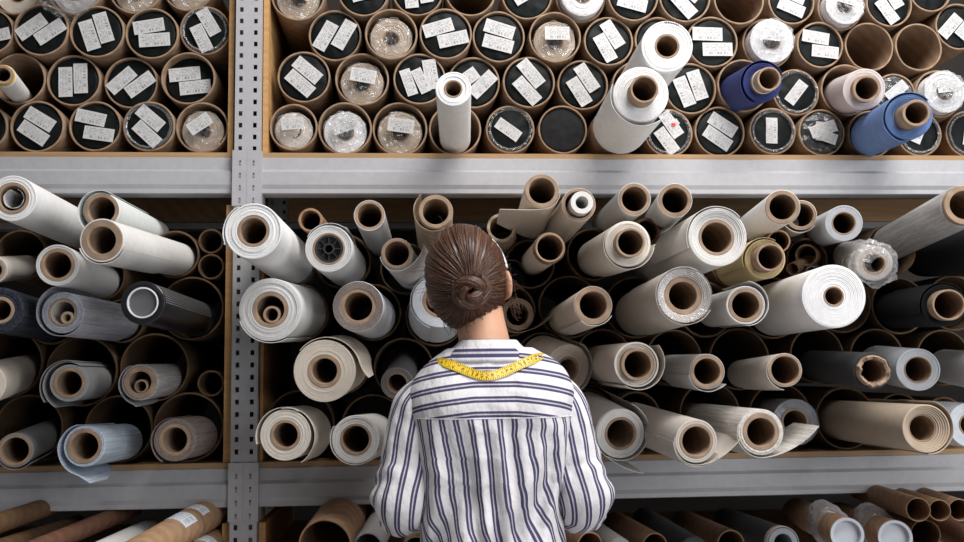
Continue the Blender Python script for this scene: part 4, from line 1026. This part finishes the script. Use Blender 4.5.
# legs
for s in (-1, 1):
    capsule(bm, [(s * .078, 0, .86), (s * .085, .006, .68), (s * .088, .006, .48), (s * .09, -.006, .34), (s * .09, -.004, .20), (s * .09, -.012, .09)], [.082, .075, .052, .052, .042, .034])
    capsule(bm, [(s * .09, -.03, .035), (s * .095, .06, .03), (s * .098, .13, .024)], [.03, .034, .024])
# arms with hands in front of the waist
SH = {-1: P3(.033, -.425, 1.300), 1: P3(.300, -.425, 1.302)}
EL = {-1: P3(-.012, -.450, 1.092), 1: P3(.344, -.450, 1.088)}
WR = {-1: P3(.045, -.235, 1.085), 1: P3(.285, -.235, 1.085)}
HD = {-1: P3(.082, -.165, 1.075), 1: P3(.248, -.165, 1.075)}
for s in (-1, 1):
    a, e, w_, h = SH[s], EL[s], WR[s], HD[s]
    capsule(bm, [a, a.lerp(e, .35), a.lerp(e, .7), e, e.lerp(w_, .3), e.lerp(w_, .7), w_], [.038, .040, .037, .034, .035, .029, .023])
    d = (h - w_).normalized(); side = Vector((-s * .75, -.2, .5)).normalized(); side = (side - d * side.dot(d)).normalized(); nrm = d.cross(side) * s
    palm = w_.lerp(h, .55)
    # palm as a flattened box-like loft
    pm = Matrix((d, side, nrm)).transposed()
    ellipsoid(bm, palm + d * .008, (.045, .036, .015), pm)
    for q, (off, ln) in enumerate(((-.026, .058), (-.009, .070), (.009, .075), (.026, .068))):
        b0 = palm + d * .036 + side * off * .95; cur = -nrm
        p1 = b0 + d * ln * .45 + cur * .006; p2 = p1 + (d * .75 + cur * .65).normalized() * ln * .32; p3 = p2 + (d * .35 + cur * .93).normalized() * ln * .26
        capsule(bm, [b0 - d * .012, b0, p1, p2, p3], [.0095, .0095, .0088, .0082, .0072], 10)
    t0 = palm - d * .015 + side * .026; td = (d * .7 + side * .75 - nrm * .3).normalized()
    capsule(bm, [t0, t0 + td * .028, t0 + td * .028 + (td + d * .4).normalized() * .026], [.0125, .011, .009], 10)
# head: skull, jaw, nose, lips, brow, ears (local: +Y is the face)
ellipsoid(bm, HL(0, -.008, .012), (.070, .090, .092), HQ.to_3x3())
ellipsoid(bm, HL(0, .030, -.045), (.052, .056, .062), HQ.to_3x3())
ellipsoid(bm, HL(0, .062, -.088), (.022, .020, .018), HQ.to_3x3())
capsule(bm, [HL(0, .078, .012), HL(0, .092, -.012), HL(0, .100, -.028)], [.008, .010, .0125], 12)
for s in (-1, 1):
    ellipsoid(bm, HL(s * .010, .090, -.033), (.008, .008, .007), HQ.to_3x3())
    ellipsoid(bm, HL(s * .034, .050, -.026), (.022, .018, .018), HQ.to_3x3())
    capsule(bm, [HL(s * .012, .077, .022), HL(s * .030, .074, .026), HL(s * .047, .060, .020)], [.006, .007, .006], 10)
    capsule(bm, [HL(s * .017, .0735, .008), HL(s * .031, .0745, .0125), HL(s * .045, .062, .007)], [.004, .0045, .004], 8)
    capsule(bm, [HL(s * .018, .072, -.001), HL(s * .031, .0725, -.0065), HL(s * .044, .061, .0)], [.0035, .004, .0035], 8)
    em = HQ.to_3x3() @ Matrix.Rotation(s * math.radians(38), 3, 'Z')
    ellipsoid(bm, HL(.084 if s > 0 else -.074, -.014 if s > 0 else .002, -.012), (.0075, .020, .031), em)
    ellipsoid(bm, HL(s * .075, -.006, -.032), (.006, .010, .012), em)
capsule(bm, [HL(-.018, .083, -.058), HL(0, .090, -.056), HL(.018, .083, -.058)], [.005, .0065, .005], 10)
capsule(bm, [HL(-.015, .082, -.067), HL(0, .088, -.068), HL(.015, .082, -.067)], [.005, .007, .005], 10)
bmesh.ops.recalc_face_normals(bm, faces=bm.faces)
tmp = bpy.data.meshes.new('tmp'); bm.to_mesh(tmp); bm.free()
to = bpy.data.objects.new('tmp', tmp); COL.objects.link(to)
md = to.modifiers.new('r', 'REMESH'); md.mode = 'VOXEL'; md.voxel_size = .0046; md.use_smooth_shade = True
ms = to.modifiers.new('s', 'SMOOTH'); ms.factor = .5; ms.iterations = 4
dg = bpy.context.evaluated_depsgraph_get(); body_me = bpy.data.meshes.new_from_object(to.evaluated_get(dg))
bpy.data.objects.remove(to); bpy.data.meshes.remove(tmp)
body_me.name = 'body'; body_me.materials.clear()
link('body', body_me, MT['skin'], woman, angle=180)
for s in (-1, 1):
    bm = bmesh.new(); ellipsoid(bm, HL(s * .031, .0655, .004), (.0125, .0115, .0095), HQ.to_3x3()); e_ = from_bm('eye', bm, MT['eye'], woman, angle=180)
    bm = bmesh.new(); ellipsoid(bm, HL(s * .031, .0752, .004), (.0050, .0024, .0050), HQ.to_3x3()); from_bm('iris', bm, MT['iris'], e_, angle=180)
bm = bmesh.new(); ellipsoid(bm, HL(0, .0925, -.0575), (.017, .004, .004), HQ.to_3x3()); ellipsoid(bm, HL(0, .091, -.067), (.015, .0045, .005), HQ.to_3x3()); from_bm('lips', bm, MT['lip'], woman, angle=180)

# --- shirt
SEAM = 1.266
rowsS = [  # z, half width, half depth, centre x, centre y, squareness
 (.80, .172, .128, .004, .0, 2.2), (.90, .160, .120, .004, .0, 2.2), (.98, .147, .112, .002, .0, 2.25), (1.05, .139, .108, .0, .0, 2.3), (1.12, .141, .108, .0, 0, 2.35), (1.19, .149, .111, 0, 0, 2.45), (1.24, .156, .112, 0, -.002, 2.5), (SEAM, .160, .110, 0, -.003, 2.55),
 (1.295, .164, .104, .001, -.005, 2.6), (1.32, .163, .094, .002, -.007, 2.55), (1.338, .155, .085, .003, -.008, 2.4), (1.354, .146, .077, .005, -.008, 2.3), (1.370, .131, .070, .006, -.008, 2.15), (1.386, .111, .065, .004, -.005, 2.05), (1.400, .080, .059, .0, -.002, 2)]
def interp(z):
    for a, b in zip(rowsS, rowsS[1:]):
        if a[0] <= z <= b[0]:
            t = (z - a[0]) / (b[0] - a[0]); return [p + (q - p) * t for p, q in zip(a, b)]
    return list(rowsS[-1] if z > 1 else rowsS[0])
SX = [i for i in range(0)]
def smooth_row(z):
    acc = [0] * 6; ws = 0
    for d, w_ in ((-.012, 1), (-.006, 2), (0, 3), (.006, 2), (.012, 1)):
        r_ = interp(min(max(z + d, .80), 1.400)); acc = [p + q * w_ for p, q in zip(acc, r_)]; ws += w_
    return [p / ws for p in acc]
def shirt_pt(t, z, grow=0.):
    _, a, b, cx, cy, e = smooth_row(z); a += grow; b += grow
    c_, s_ = math.cos(t), math.sin(t)
    x = cx + a * math.copysign(abs(c_) ** (2 / e), c_); y = cy + b * math.copysign(abs(s_) ** (2 / e), s_)
    down = max(0, SEAM - z)
    if s_ < .35:
        bk = min(1, max(0, .35 - s_) * 1.2)
        ce = math.exp(-((x) / .055) ** 2)
        f = math.sin((x - .10 * down) * 150 + 1.2) * .006 * min(1, down / .03) * ce * (1 + down * 1.5)          # gathered pleats below the yoke
        f += .012 * math.sin((x + .30 * down) * 55 + 6 * noise.noise((x * 7, z * 5, 1))) * min(1, down / .10) * bk
        f += .007 * noise.noise((x * 16, z * 11, 3.3)) + .003 * noise.noise((x * 40, z * 22, 8.1)) + .004 * (1 - abs(noise.noise((x * 14 + z * 9, z * 12 - x * 6, 2.2))) * 2) ** 3 * .6
        f += .010 * math.exp(-((abs(x) - .075) / .045) ** 2) * math.exp(-((z - 1.285) / .06) ** 2)     # shoulder blades
        y -= f * bk
        x += .004 * noise.noise((z * 20, x * 3, 5)) * min(1, down / .05)
    return Vector((x, y, z))
def shirt_mesh(name, z0, z1, nz, nt, parent, uvmode):
    bm = bmesh.new(); uvl = bm.loops.layers.uv.new('UVMap'); G = []; UVs = []
    for j in range(nz + 1):
        z = z0 + (z1 - z0) * j / nz; ring, uu = [], []; arc = 0; prev = None
        t0 = -PI / 2 + 1e-4
        half = []
        for i in range(nt + 1):
            t = t0 + 2 * PI * i / nt; p = shirt_pt(t, z, .0)
            if i < nt: ring.append(bm.verts.new(p))
            x_, y_ = p.x, p.y
            if prev is not None: arc += math.hypot(x_ - prev[0], y_ - prev[1])
            prev = (x_, y_); half.append(arc)
        tot = half[-1]
        for i in range(nt + 1):
            s_ = half[i] if half[i] <= tot / 2 else half[i] - tot     # signed arc from the spine, right positive
            d_ = max(0, SEAM - z)
            if uvmode == 'v':
                lean = .10 + max(0, s_) * 1.5 + min(0, s_) * .2
                uu.append((s_ - lean * d_ + .006, z))
            else: uu.append((z + .09 * max(0, abs(s_) - .04) + .45 * max(0, abs(s_) - .04) ** 2 + .004, s_))
        G.append(ring); UVs.append((uu, tot))
    for j in range(nz):
        for i in range(nt):
            i2 = (i + 1) % nt; f = bm.faces.new((G[j][i], G[j][i2], G[j + 1][i2], G[j + 1][i]))
            for lp, (jj, ii) in zip(f.loops, ((j, i), (j, i + 1), (j + 1, i + 1), (j + 1, i))):
                u, v = UVs[jj][0][ii]
                if uvmode == 'v' and i + 1 > nt / 2 and ii <= nt / 2 and UVs[jj][0][ii][0] > 0 and i >= nt / 2: u = u - UVs[jj][1]
                lp[uvl].uv = (u, v)
    bm.normal_update()
    me = bpy.data.meshes.new(name); bm.to_mesh(me); bm.free(); return link(name, me, MT['shirt'], parent, angle=180)
shirt = shirt_mesh('shirt', .80, SEAM, 90, 220, woman, 'v')
yoke = shirt_mesh('yoke', SEAM, 1.400, 40, 160, shirt, 'h')
yoke['label'] = 'shoulder yoke with stripes running across'
# thin stitched ridge along the yoke seam
bm = bmesh.new(); uvl = bm.loops.layers.uv.new('UVMap')
tube_path(bm, [shirt_pt(-PI / 2 - 1.25 + 2.5 * i / 60, SEAM + .001, .0002) for i in range(61)], .0009, 6, True, uvl, 0.)
from_bm('seam', bm, MT['shirt'], shirt)
# collar
def collar():
    bm = bmesh.new(); uvl = bm.loops.layers.uv.new('UVMap'); seg = 72; prof = [(.0, 1.372, .106, .079), (.004, 1.379, .102, .078), (.012, 1.392, .084, .071), (.022, 1.405, .066, .062), (.030, 1.414, .058, .0575), (.034, 1.416, .0555, .055), (.040, 1.408, .053, .053)]
    G = []
    for (u, z, a, b) in prof:
        ring = []
        for k in range(seg + 1):
            t = PI / 2 + .35 + (2 * PI - .7) * k / seg; q = noise.noise((math.cos(t) * 2, math.sin(t) * 2, z * 30)) * .003
            ring.append(bm.verts.new((-.003 + (a + q) * math.cos(t), -.006 + (b + q) * math.sin(t), z - .012 * max(0, math.sin(t)))))
        G.append(ring)
    for i in range(len(prof) - 1):
        for k in range(seg):
            f = bm.faces.new((G[i][k], G[i][k + 1], G[i + 1][k + 1], G[i + 1][k]))
            for lp, (ii, kk) in zip(f.loops, ((i, k), (i, k + 1), (i + 1, k + 1), (i + 1, k))): lp[uvl].uv = (prof[ii][0] + .003, kk * .005)
    c_ = from_bm('collar', bm, MT['shirt'], shirt, angle=180)
    so = c_.modifiers.new('t', 'SOLIDIFY'); so.thickness = .0018; so.offset = -1
collar()
# sleeves: stripes along the sleeve
def sleeve(s):
    a, e, w_ = SH[s], EL[s], WR[s]
    ctrl = [Vector((s * .088, -.006, 1.318)), Vector((s * .118, -.006, 1.312)), Vector((s * .141, -.006, 1.286)), Vector((s * .153, -.008, 1.235)), Vector((s * .164, -.014, 1.17)), e + Vector((s * .0, -.002, .022)), e + Vector((-s * .002, .022, -.002)), e.lerp(w_, .34), e.lerp(w_, .64), e.lerp(w_, .92)]
    rad = [.030, .042, .049, .052, .053, .053, .047, .048, .043, .032]
    # Catmull-Rom through the control points
    pts, rr = [], []; n = len(ctrl); sub = 9
    for i in range(n - 1):
        p0, p1, p2, p3 = ctrl[max(i - 1, 0)], ctrl[i], ctrl[i + 1], ctrl[min(i + 2, n - 1)]
        for q in range(sub):
            t = q / sub
            pts.append(.5 * ((2 * p1) + (p2 - p0) * t + (2 * p0 - 5 * p1 + 4 * p2 - p3) * t * t + (3 * p1 - p0 - 3 * p2 + p3) * t ** 3))
            rr.append(rad[i] + (rad[i + 1] - rad[i]) * t)
    pts.append(ctrl[-1]); rr.append(rad[-1]); N = len(pts)
    bm = bmesh.new(); uvl = bm.loops.layers.uv.new('UVMap'); seg = 56; G = []
    T0 = (pts[1] - pts[0]).normalized(); Nn = Vector((0, -1, 0)); dist = 0; sl = []
    for i, p in enumerate(pts):
        T = (pts[min(i + 1, N - 1)] - pts[max(i - 1, 0)]).normalized(); Nn = (Nn - T * Nn.dot(T)).normalized(); Bn = T.cross(Nn)
        if i: dist += (pts[i] - pts[i - 1]).length
        sl.append(dist); ring = []
        for k in range(seg):
            t = 2 * PI * k / seg; d = Nn * math.cos(t) + Bn * math.sin(t)
            z_ = dist; el = math.exp(-((dist - .27) / .06) ** 2)
            f = .0055 * noise.noise((math.cos(t) * 2.0 + s * 4, math.sin(t) * 2.0, dist * 20)) + .003 * noise.noise((math.cos(t) * 4, math.sin(t) * 4 + s, dist * 38))
            f += el * .006 * math.sin(dist * 150 + 2.2 * math.cos(t + s)) * (.5 - .5 * math.cos(t - s * 1.4))
            ring.append(bm.verts.new(p + d * (rr[i] + f)))
        G.append(ring)
    for i in range(N - 1):
        for k in range(seg):
            k2 = (k + 1) % seg; f = bm.faces.new((G[i][k], G[i][k2], G[i + 1][k2], G[i + 1][k]))
            for lp, (ii, kk) in zip(f.loops, ((i, k), (i, k + 1), (i + 1, k + 1), (i + 1, k))): lp[uvl].uv = (kk / seg * .0275 * 12 + .010, sl[ii])
    bm.faces.new(G[0][::-1])
    o = from_bm('sleeve', bm, MT['shirt'], shirt, angle=180)
    so = o.modifiers.new('t', 'SOLIDIFY'); so.thickness = .0012; so.offset = -1
for s in (-1, 1): sleeve(s)
# --- trousers and shoes (below the picture, so that she stands on the floor)
bm = bmesh.new()
for s in (-1, 1):
    pts = [(s * .07, 0, .93), (s * .078, 0, .84), (s * .086, .006, .68), (s * .089, .006, .48), (s * .091, -.004, .30), (s * .091, -.008, .12), (s * .091, -.008, .075)]
    tube_path(bm, pts, [.080, .082, .078, .066, .062, .056, .056], 32)
from_bm('trousers', bm, MT['denim'], woman, angle=180)
for s in (-1, 1):
    bm = bmesh.new(); seg = 24; RG = []
    for y_, hw, hh in ((-.085, .020, .05), (-.075, .032, .075), (-.03, .037, .085), (.03, .040, .070), (.09, .045, .05), (.14, .042, .038), (.168, .024, .026)):
        RG.append([bm.verts.new((s * .094 + hw * math.cos(2 * PI * k / seg), y_, max(0, hh / 2 + hh / 2 * 1.05 * math.sin(2 * PI * k / seg)))) for k in range(seg)])
    for i in range(len(RG) - 1):
        for k in range(seg): bm.faces.new((RG[i][k], RG[i][(k + 1) % seg], RG[i + 1][(k + 1) % seg], RG[i + 1][k]))
    bm.faces.new(RG[0]); bm.faces.new(RG[-1][::-1]); from_bm('shoe', bm, MT['shoe'], woman)

# --- hair: cap combed towards the bun, bun of coiled strands, headband
POLE = Vector((.27, -.90, -.34)).normalized()
E1 = Vector((0, 0, 1)); E1 = (E1 - POLE * E1.dot(POLE)).normalized(); E2 = POLE.cross(E1)      # E1 up, E2 sideways
def hair_r(n_, lift=0.):
    a, b, c = .0795, .101, .1085
    return 1 / math.sqrt((n_.x / a) ** 2 + (n_.y / b) ** 2 + (n_.z / c) ** 2) + lift
HO = Vector((0, -.010, .010))
def phimax(th):
    c_ = math.cos(th); s_ = abs(math.sin(th))
    return math.radians(143 * max(0, c_) ** 1.2 + 76 * max(0, -c_) ** 1.5 + 90 * s_ ** 2 * (1 - .25 * abs(c_)) + 16 * math.exp(-(((th % (2 * PI)) - 4.05) / .45) ** 2))
def hair_pt(th, ph, lift=0.):
    n_ = POLE * math.cos(ph) + (E1 * math.cos(th) + E2 * math.sin(th)) * math.sin(ph)
    return HO + n_ * hair_r(n_, lift)
bm = bmesh.new(); uvl = bm.loops.layers.uv.new('UVMap'); NT, NP = 260, 46; G = []
for i in range(NT):
    th = 2 * PI * i / NT; row = []; pm_ = phimax(th) * (1 + .05 * noise.noise((math.cos(th) * 9, math.sin(th) * 9, 1)))
    for j in range(NP + 1):
        q = j / NP; ph = .02 + (pm_ - .02) * q
        sw = th + .22 * math.sin(ph * 1.5) * math.sin(th * 2 + .6)          # combed sweep
        g = .0030 * noise.noise((math.cos(sw) * 9, math.sin(sw) * 9, ph * .5)) + .0022 * noise.noise((math.cos(sw) * 22, math.sin(sw) * 22, ph * .8)) + .0012 * noise.noise((math.cos(sw) * 55, math.sin(sw) * 55, 2))
        lift = g + .004 * math.sin(min(1, q) * PI) - (.011 * max(0, q - .86) / .14)
        row.append(bm.verts.new(HC + HQ @ hair_pt(sw, ph, lift)))
    G.append(row)
for i in range(NT):
    for j in range(NP):
        i2 = (i + 1) % NT; f = bm.faces.new((G[i][j], G[i2][j], G[i2][j + 1], G[i][j + 1]))
        for lp, (ii, jj) in zip(f.loops, ((i, j), (i + 1, j), (i + 1, j + 1), (i, j + 1))): lp[uvl].uv = (ii / NT * 130, jj / NP * 2.0)
# combed strands lying on the cap
for q in range(520):
    th = random.uniform(0, 2 * PI); pm_ = phimax(th) * random.uniform(.55, 1.02); st = random.uniform(.10, .5); dv = random.uniform(-.12, .12); lf = random.uniform(.002, .0065)
    pts = [HC + HQ @ hair_pt(th + dv * math.sin(t * 3) + .22 * math.sin((st + (pm_ - st) * t) * 1.5) * math.sin(th * 2 + .6), st + (pm_ - st) * t, lf * math.sin(PI * min(1, .12 + t * .88)) + .0005) for t in [k / 11 for k in range(12)]]
    tube_path(bm, pts, [.0006 + .0009 * math.sin(PI * k / 11) for k in range(12)], 5, True, uvl, random.uniform(2, 9))
# flyaway hairs
for q in range(60):
    th = random.uniform(-1.9, 1.9); ph = phimax(th) * random.uniform(.3, .98); p = HC + HQ @ hair_pt(th, ph, .001); n_ = (p - HC).normalized()
    d = (n_ * random.uniform(.25, .8) + Vector((random.uniform(-1, 1), random.uniform(-1, .4), random.uniform(-.8, .8)))).normalized(); pts = [p]
    ln = random.uniform(.02, .05)
    for k in range(7):
        d = (d + Vector((random.uniform(-.35, .35), random.uniform(-.35, .35), random.uniform(-.45, .2)))).normalized(); pts.append(pts[-1] + d * ln / 7)
    tube_path(bm, pts, .00032, 4, True, uvl, 5)
# loose curls beside the right ear and at the nape
for q in range(26):
    p = HC + HQ @ Vector((.080 + random.uniform(-.006, .004), random.uniform(-.01, .05), random.uniform(-.055, .02))); pts = [p]; r_ = random.uniform(.005, .011); ph0 = random.uniform(0, 6); ln = random.uniform(.015, .035)
    for k in range(1, 12):
        t = k / 11; pts.append(p + HQ @ Vector((ln * t * .8 + .3 * r_ * math.sin(ph0 + t * 7), r_ * math.cos(ph0 + t * 6) - r_ * math.cos(ph0), -.03 * t * t + r_ * math.sin(ph0 + t * 6) - r_ * math.sin(ph0))))
    tube_path(bm, pts, .00035, 4, True, uvl, 5)
for q in range(40):
    x_ = random.uniform(-.045, .045); p = HC + HQ @ Vector((x_, -.088 + abs(x_) * .5, -.060 + random.uniform(-.015, .01))); pts = [p]; ln = random.uniform(.02, .04)
    for k in range(1, 7): t = k / 6; pts.append(p + HQ @ Vector((random.uniform(-.003, .003) + .006 * math.sin(q) * t, .018 * t, -ln * t)))
    tube_path(bm, pts, .0005, 4, True, uvl, 5)
for s in (-1, 1):        # eyebrows
    tube_path(bm, [HC + HQ @ Vector(v) for v in ((s * .012, .0835, .024), (s * .024, .0825, .029), (s * .036, .0775, .029), (s * .047, .067, .024))], [.0016, .0024, .0022, .0010], 6, True, uvl, 3)
hair = from_bm('hair', bm, MT['hair'], woman, angle=180)
# bun
bm = bmesh.new(); uvl = bm.loops.layers.uv.new('UVMap')
BC = HO + POLE * (hair_r(POLE) + .012) + E1 * -.004
def bun_strand(turns, R0, rt, ph0, flat, dz, tw):
    n = 70; pts, rad = [], []
    for k in range(n):
        t = k / (n - 1); a = ph0 + turns * 2 * PI * t; r_ = R0 * (.95 - .35 * t); 
        c = BC + (E2 * math.cos(a) * r_ * 1.18 + E1 * math.sin(a) * r_ * .95) + POLE * (dz + .012 * t + .007 * math.sin(a * 1.5 + tw))
        pts.append(HC + HQ @ c); rad.append(rt * (.35 + .65 * math.sin(PI * min(1, .08 + t * .92))))
    for w_ in range(9):        # each strand is a rope of thinner locks
        off = 2 * PI * w_ / 9; P2 = []
        for k in range(n):
            T = (pts[min(k + 1, n - 1)] - pts[max(k - 1, 0)]).normalized(); A = T.cross(HQ.to_3x3() @ POLE).normalized(); Bq = T.cross(A)
            aa = off + k * .055; P2.append(pts[k] + (A * math.cos(aa) + Bq * math.sin(aa)) * rad[k] * .62)
        tube_path(bm, P2, [x * .46 for x in rad], 7, True, uvl, random.uniform(2, 6))
bun_strand(.95, .031, .0125, 2.2, 1, -.004, 0); bun_strand(.8, .026, .0120, 5.2, 1, .003, 2); bun_strand(.75, .015, .0120, .9, 1, .009, 1); bun_strand(.6, .020, .0100, 3.6, 1, .014, 3)
for q in range(70):       # stray locks over the bun
    a0 = random.uniform(0, 2 * PI); r0 = random.uniform(.012, .034); da = random.uniform(.8, 2.2); pts = []
    for k in range(12):
        t = k / 11; a = a0 + da * t; r_ = r0 * (1 - .3 * t) + .003 * math.sin(q + 5 * t)
        pts.append(HC + HQ @ (BC + E2 * math.cos(a) * r_ * 1.18 + E1 * math.sin(a) * r_ * .95 + POLE * (.026 - .55 * max(0, r_ - .012) + random.uniform(-.001, .001))))
    tube_path(bm, pts, .0007, 5, True, uvl, random.uniform(2, 9))
bun = from_bm('bun', bm, MT['hair'], hair, angle=180)
bun['label'] = 'low twisted bun of hair'
# white headband over the crown
bm = bmesh.new(); n = 48; prev = None
for k in range(n + 1):
    a = math.radians(12 + 156 * k / n); n_ = Vector((math.cos(a), .27, math.sin(a))).normalized(); r_ = hair_r(n_) + .0035
    cur = []
    for dy, dr in ((-.008, 0), (-.006, .003), (.006, .003), (.008, 0), (.006, -.003), (-.006, -.003)):
        cur.append(bm.verts.new(HC + HQ @ (HO + n_ * (r_ + dr) + Vector((0, dy, 0)))))
    if prev:
        for q in range(6): bm.faces.new((prev[q], prev[(q + 1) % 6], cur[(q + 1) % 6], cur[q]))
    else: bm.faces.new(cur)
    prev = cur
bm.faces.new(prev[::-1]); hb = from_bm('headband', bm, MT['white_plastic'], woman, angle=60)

# --- tape measure round the neck, lying on the shirt
bpy.context.view_layer.update()
dg = bpy.context.evaluated_depsgraph_get()
def bvh(o): return BVHTree.FromObject(o, dg)
trees = [(o, bvh(o)) for o in bpy.data.objects if o.name.split('.')[0] in ('shirt', 'yoke', 'collar')]
def cast(p, d):
    best = None
    for o, t in trees:
        inv = o.matrix_world.inverted(); h = t.ray_cast(inv @ Vector(p), inv.to_3x3() @ Vector(d))
        if h[0] is not None and (best is None or h[3] < best[0]): best = (h[3], o.matrix_world @ h[0])
    return best[1] if best else None
back = [(.032, 1.385), (.056, 1.377), (.080, 1.369), (.104, 1.359), (.125, 1.350), (.142, 1.345), (.158, 1.3445), (.178, 1.349), (.200, 1.358), (.225, 1.369), (.255, 1.380), (.281, 1.388)]
W2 = .0085; C_, E_ = [], []
def smooth_list(L, it=2):
    for _ in range(it): L = [L[0]] + [(L[i - 1] + L[i] * 2 + L[i + 1]) / 4 for i in range(1, len(L) - 1)] + [L[-1]]
    return L
top_, bot_ = [], []
def over_shoulder(x, sgn):
    # strip runs over the shoulder and down the chest
    A, Bq = [], []
    for k, (y, dx) in enumerate(((-.455, 0), (-.430, 0), (-.405, .004), (-.380, .010), (-.360, .016))):
        pa = cast((x - sgn * -.010 - sgn * dx, y, 1.6), (0, 0, -1)); pb = cast((x + sgn * .010 - sgn * dx, y, 1.6), (0, 0, -1))
        A.append(pa); Bq.append(pb)
    for z in (1.30, 1.25, 1.20, 1.14, 1.08):
        pa = cast((x - sgn * .008 - sgn * .02, .2, z), (0, -1, 0)); pb = cast((x - sgn * .028, .2, z), (0, -1, 0))
        A.append(pa + Vector((sgn * .018, 0, 0)) if False else pa); Bq.append(cast((x + sgn * .012 - sgn * .02, .2, z), (0, -1, 0)))
    return A, Bq
path_t, path_b = [], []
fine = []
for (x0, z0), (x1, z1) in zip(back, back[1:]):
    for q in range(3): fine.append((x0 + (x1 - x0) * q / 3, z0 + (z1 - z0) * q / 3))
fine.append(back[-1])
for i, (x, z) in enumerate(fine):
    a, b = fine[max(i - 1, 0)], fine[min(i + 1, len(fine) - 1)]; tx, tz = b[0] - a[0], b[1] - a[1]; l = math.hypot(tx, tz); nx, nz = -tz / l, tx / l
    pt = cast((x + nx * W2, -1.2, z + nz * W2), (0, 1, 0)); pb = cast((x - nx * W2, -1.2, z - nz * W2), (0, 1, 0))
    if pt is None or pb is None: continue
    path_t.append(pt + Vector((0, -.0028, .001))); path_b.append(pb + Vector((0, -.0028, .001)))
lt, lb = over_shoulder(path_t[0].x - .004, -1); rt_, rb = over_shoulder(path_t[-1].x + .004, 1)
upv = Vector((0, 0, .003))
def clean(L): return [p + (upv if i < 5 else Vector((0, .004, 0))) for i, p in enumerate(L) if p is not None]
full_t = clean(lt)[::-1] + path_t + clean(rt_); full_b = clean(lb)[::-1] + path_b + clean(rb)
m_ = min(len(full_t), len(full_b))
full_t, full_b = smooth_list(full_t[:m_], 2), smooth_list(full_b[:m_], 2)
bm = bmesh.new(); uvl = bm.loops.layers.uv.new('UVMap'); u = 0; VT, VB, UU = [], [], []
for i in range(m_):
    if i: u += ((full_t[i] + full_b[i]) / 2 - (full_t[i - 1] + full_b[i - 1]) / 2).length
    VT.append(bm.verts.new(full_t[i])); VB.append(bm.verts.new(full_b[i])); UU.append(u)
for i in range(m_ - 1):
    f = bm.faces.new((VB[i], VB[i + 1], VT[i + 1], VT[i]))
    for lp, uv in zip(f.loops, ((UU[i], 0), (UU[i + 1], 0), (UU[i + 1], 1), (UU[i], 1))): lp[uvl].uv = uv
tp = from_bm('tape_measure', bm, MT['tape'], None, smooth=False)
so = tp.modifiers.new('t', 'SOLIDIFY'); so.thickness = .0006; so.offset = 0
tag(tp, 'yellow tape measure with black marks draped around the neck of the woman', 'tape measure')


# ------------------------------------------------------------------ light, world, camera
w = bpy.data.worlds.new('room'); sc.world = w; w.use_nodes = True
w.node_tree.nodes['Background'].inputs[0].default_value = (.92, .95, 1, 1); w.node_tree.nodes['Background'].inputs[1].default_value = .16
def area(name, loc, target, size, sy, power, col):
    l = bpy.data.lights.new(name, 'AREA'); l.shape = 'RECTANGLE'; l.size = size; l.size_y = sy; l.energy = power; l.color = col
    o = bpy.data.objects.new(name, l); COL.objects.link(o); o.location = loc
    o.rotation_euler = (Vector(target) - Vector(loc)).to_track_quat('-Z', 'Y').to_euler(); return o
area('ceiling_light', (1.0, -1.3, 3.5), (.45, -.15, 1.5), 2.0, 1.0, 84, (1, .975, .95))
area('window_light', (2.1, -2.9, 1.75), (.75, 0, 1.3), 1.8, 1.5, 52, (.95, .97, 1))
cam = bpy.data.cameras.new('camera'); cam.sensor_width = 36; cam.lens = 36 * 1000 / 964; cam.clip_start = .05
co = bpy.data.objects.new('camera', cam); COL.objects.link(co); co.location = (0, -2.4, 1.35)
YAW, PITCH, ROLL = map(math.radians, (4.4057, 5.8607, -.7259))
fwd = Vector((math.sin(YAW), math.cos(YAW), 0)); rt = Vector((math.cos(YAW), -math.sin(YAW), 0)); up = Vector((0, 0, 1))
f2 = math.cos(PITCH) * fwd + math.sin(PITCH) * up; u2 = -math.sin(PITCH) * fwd + math.cos(PITCH) * up
r3 = math.cos(ROLL) * rt + math.sin(ROLL) * u2; u3 = -math.sin(ROLL) * rt + math.cos(ROLL) * u2
mw = Matrix((r3, u3, -f2)).transposed().to_4x4(); mw.translation = co.location; co.matrix_world = mw
sc.camera = co
sc.view_settings.view_transform = 'Standard'; sc.view_settings.look = 'None'; sc.view_settings.gamma = 1; sc.view_settings.use_curve_mapping = False
sc.view_settings.exposure = 0.0
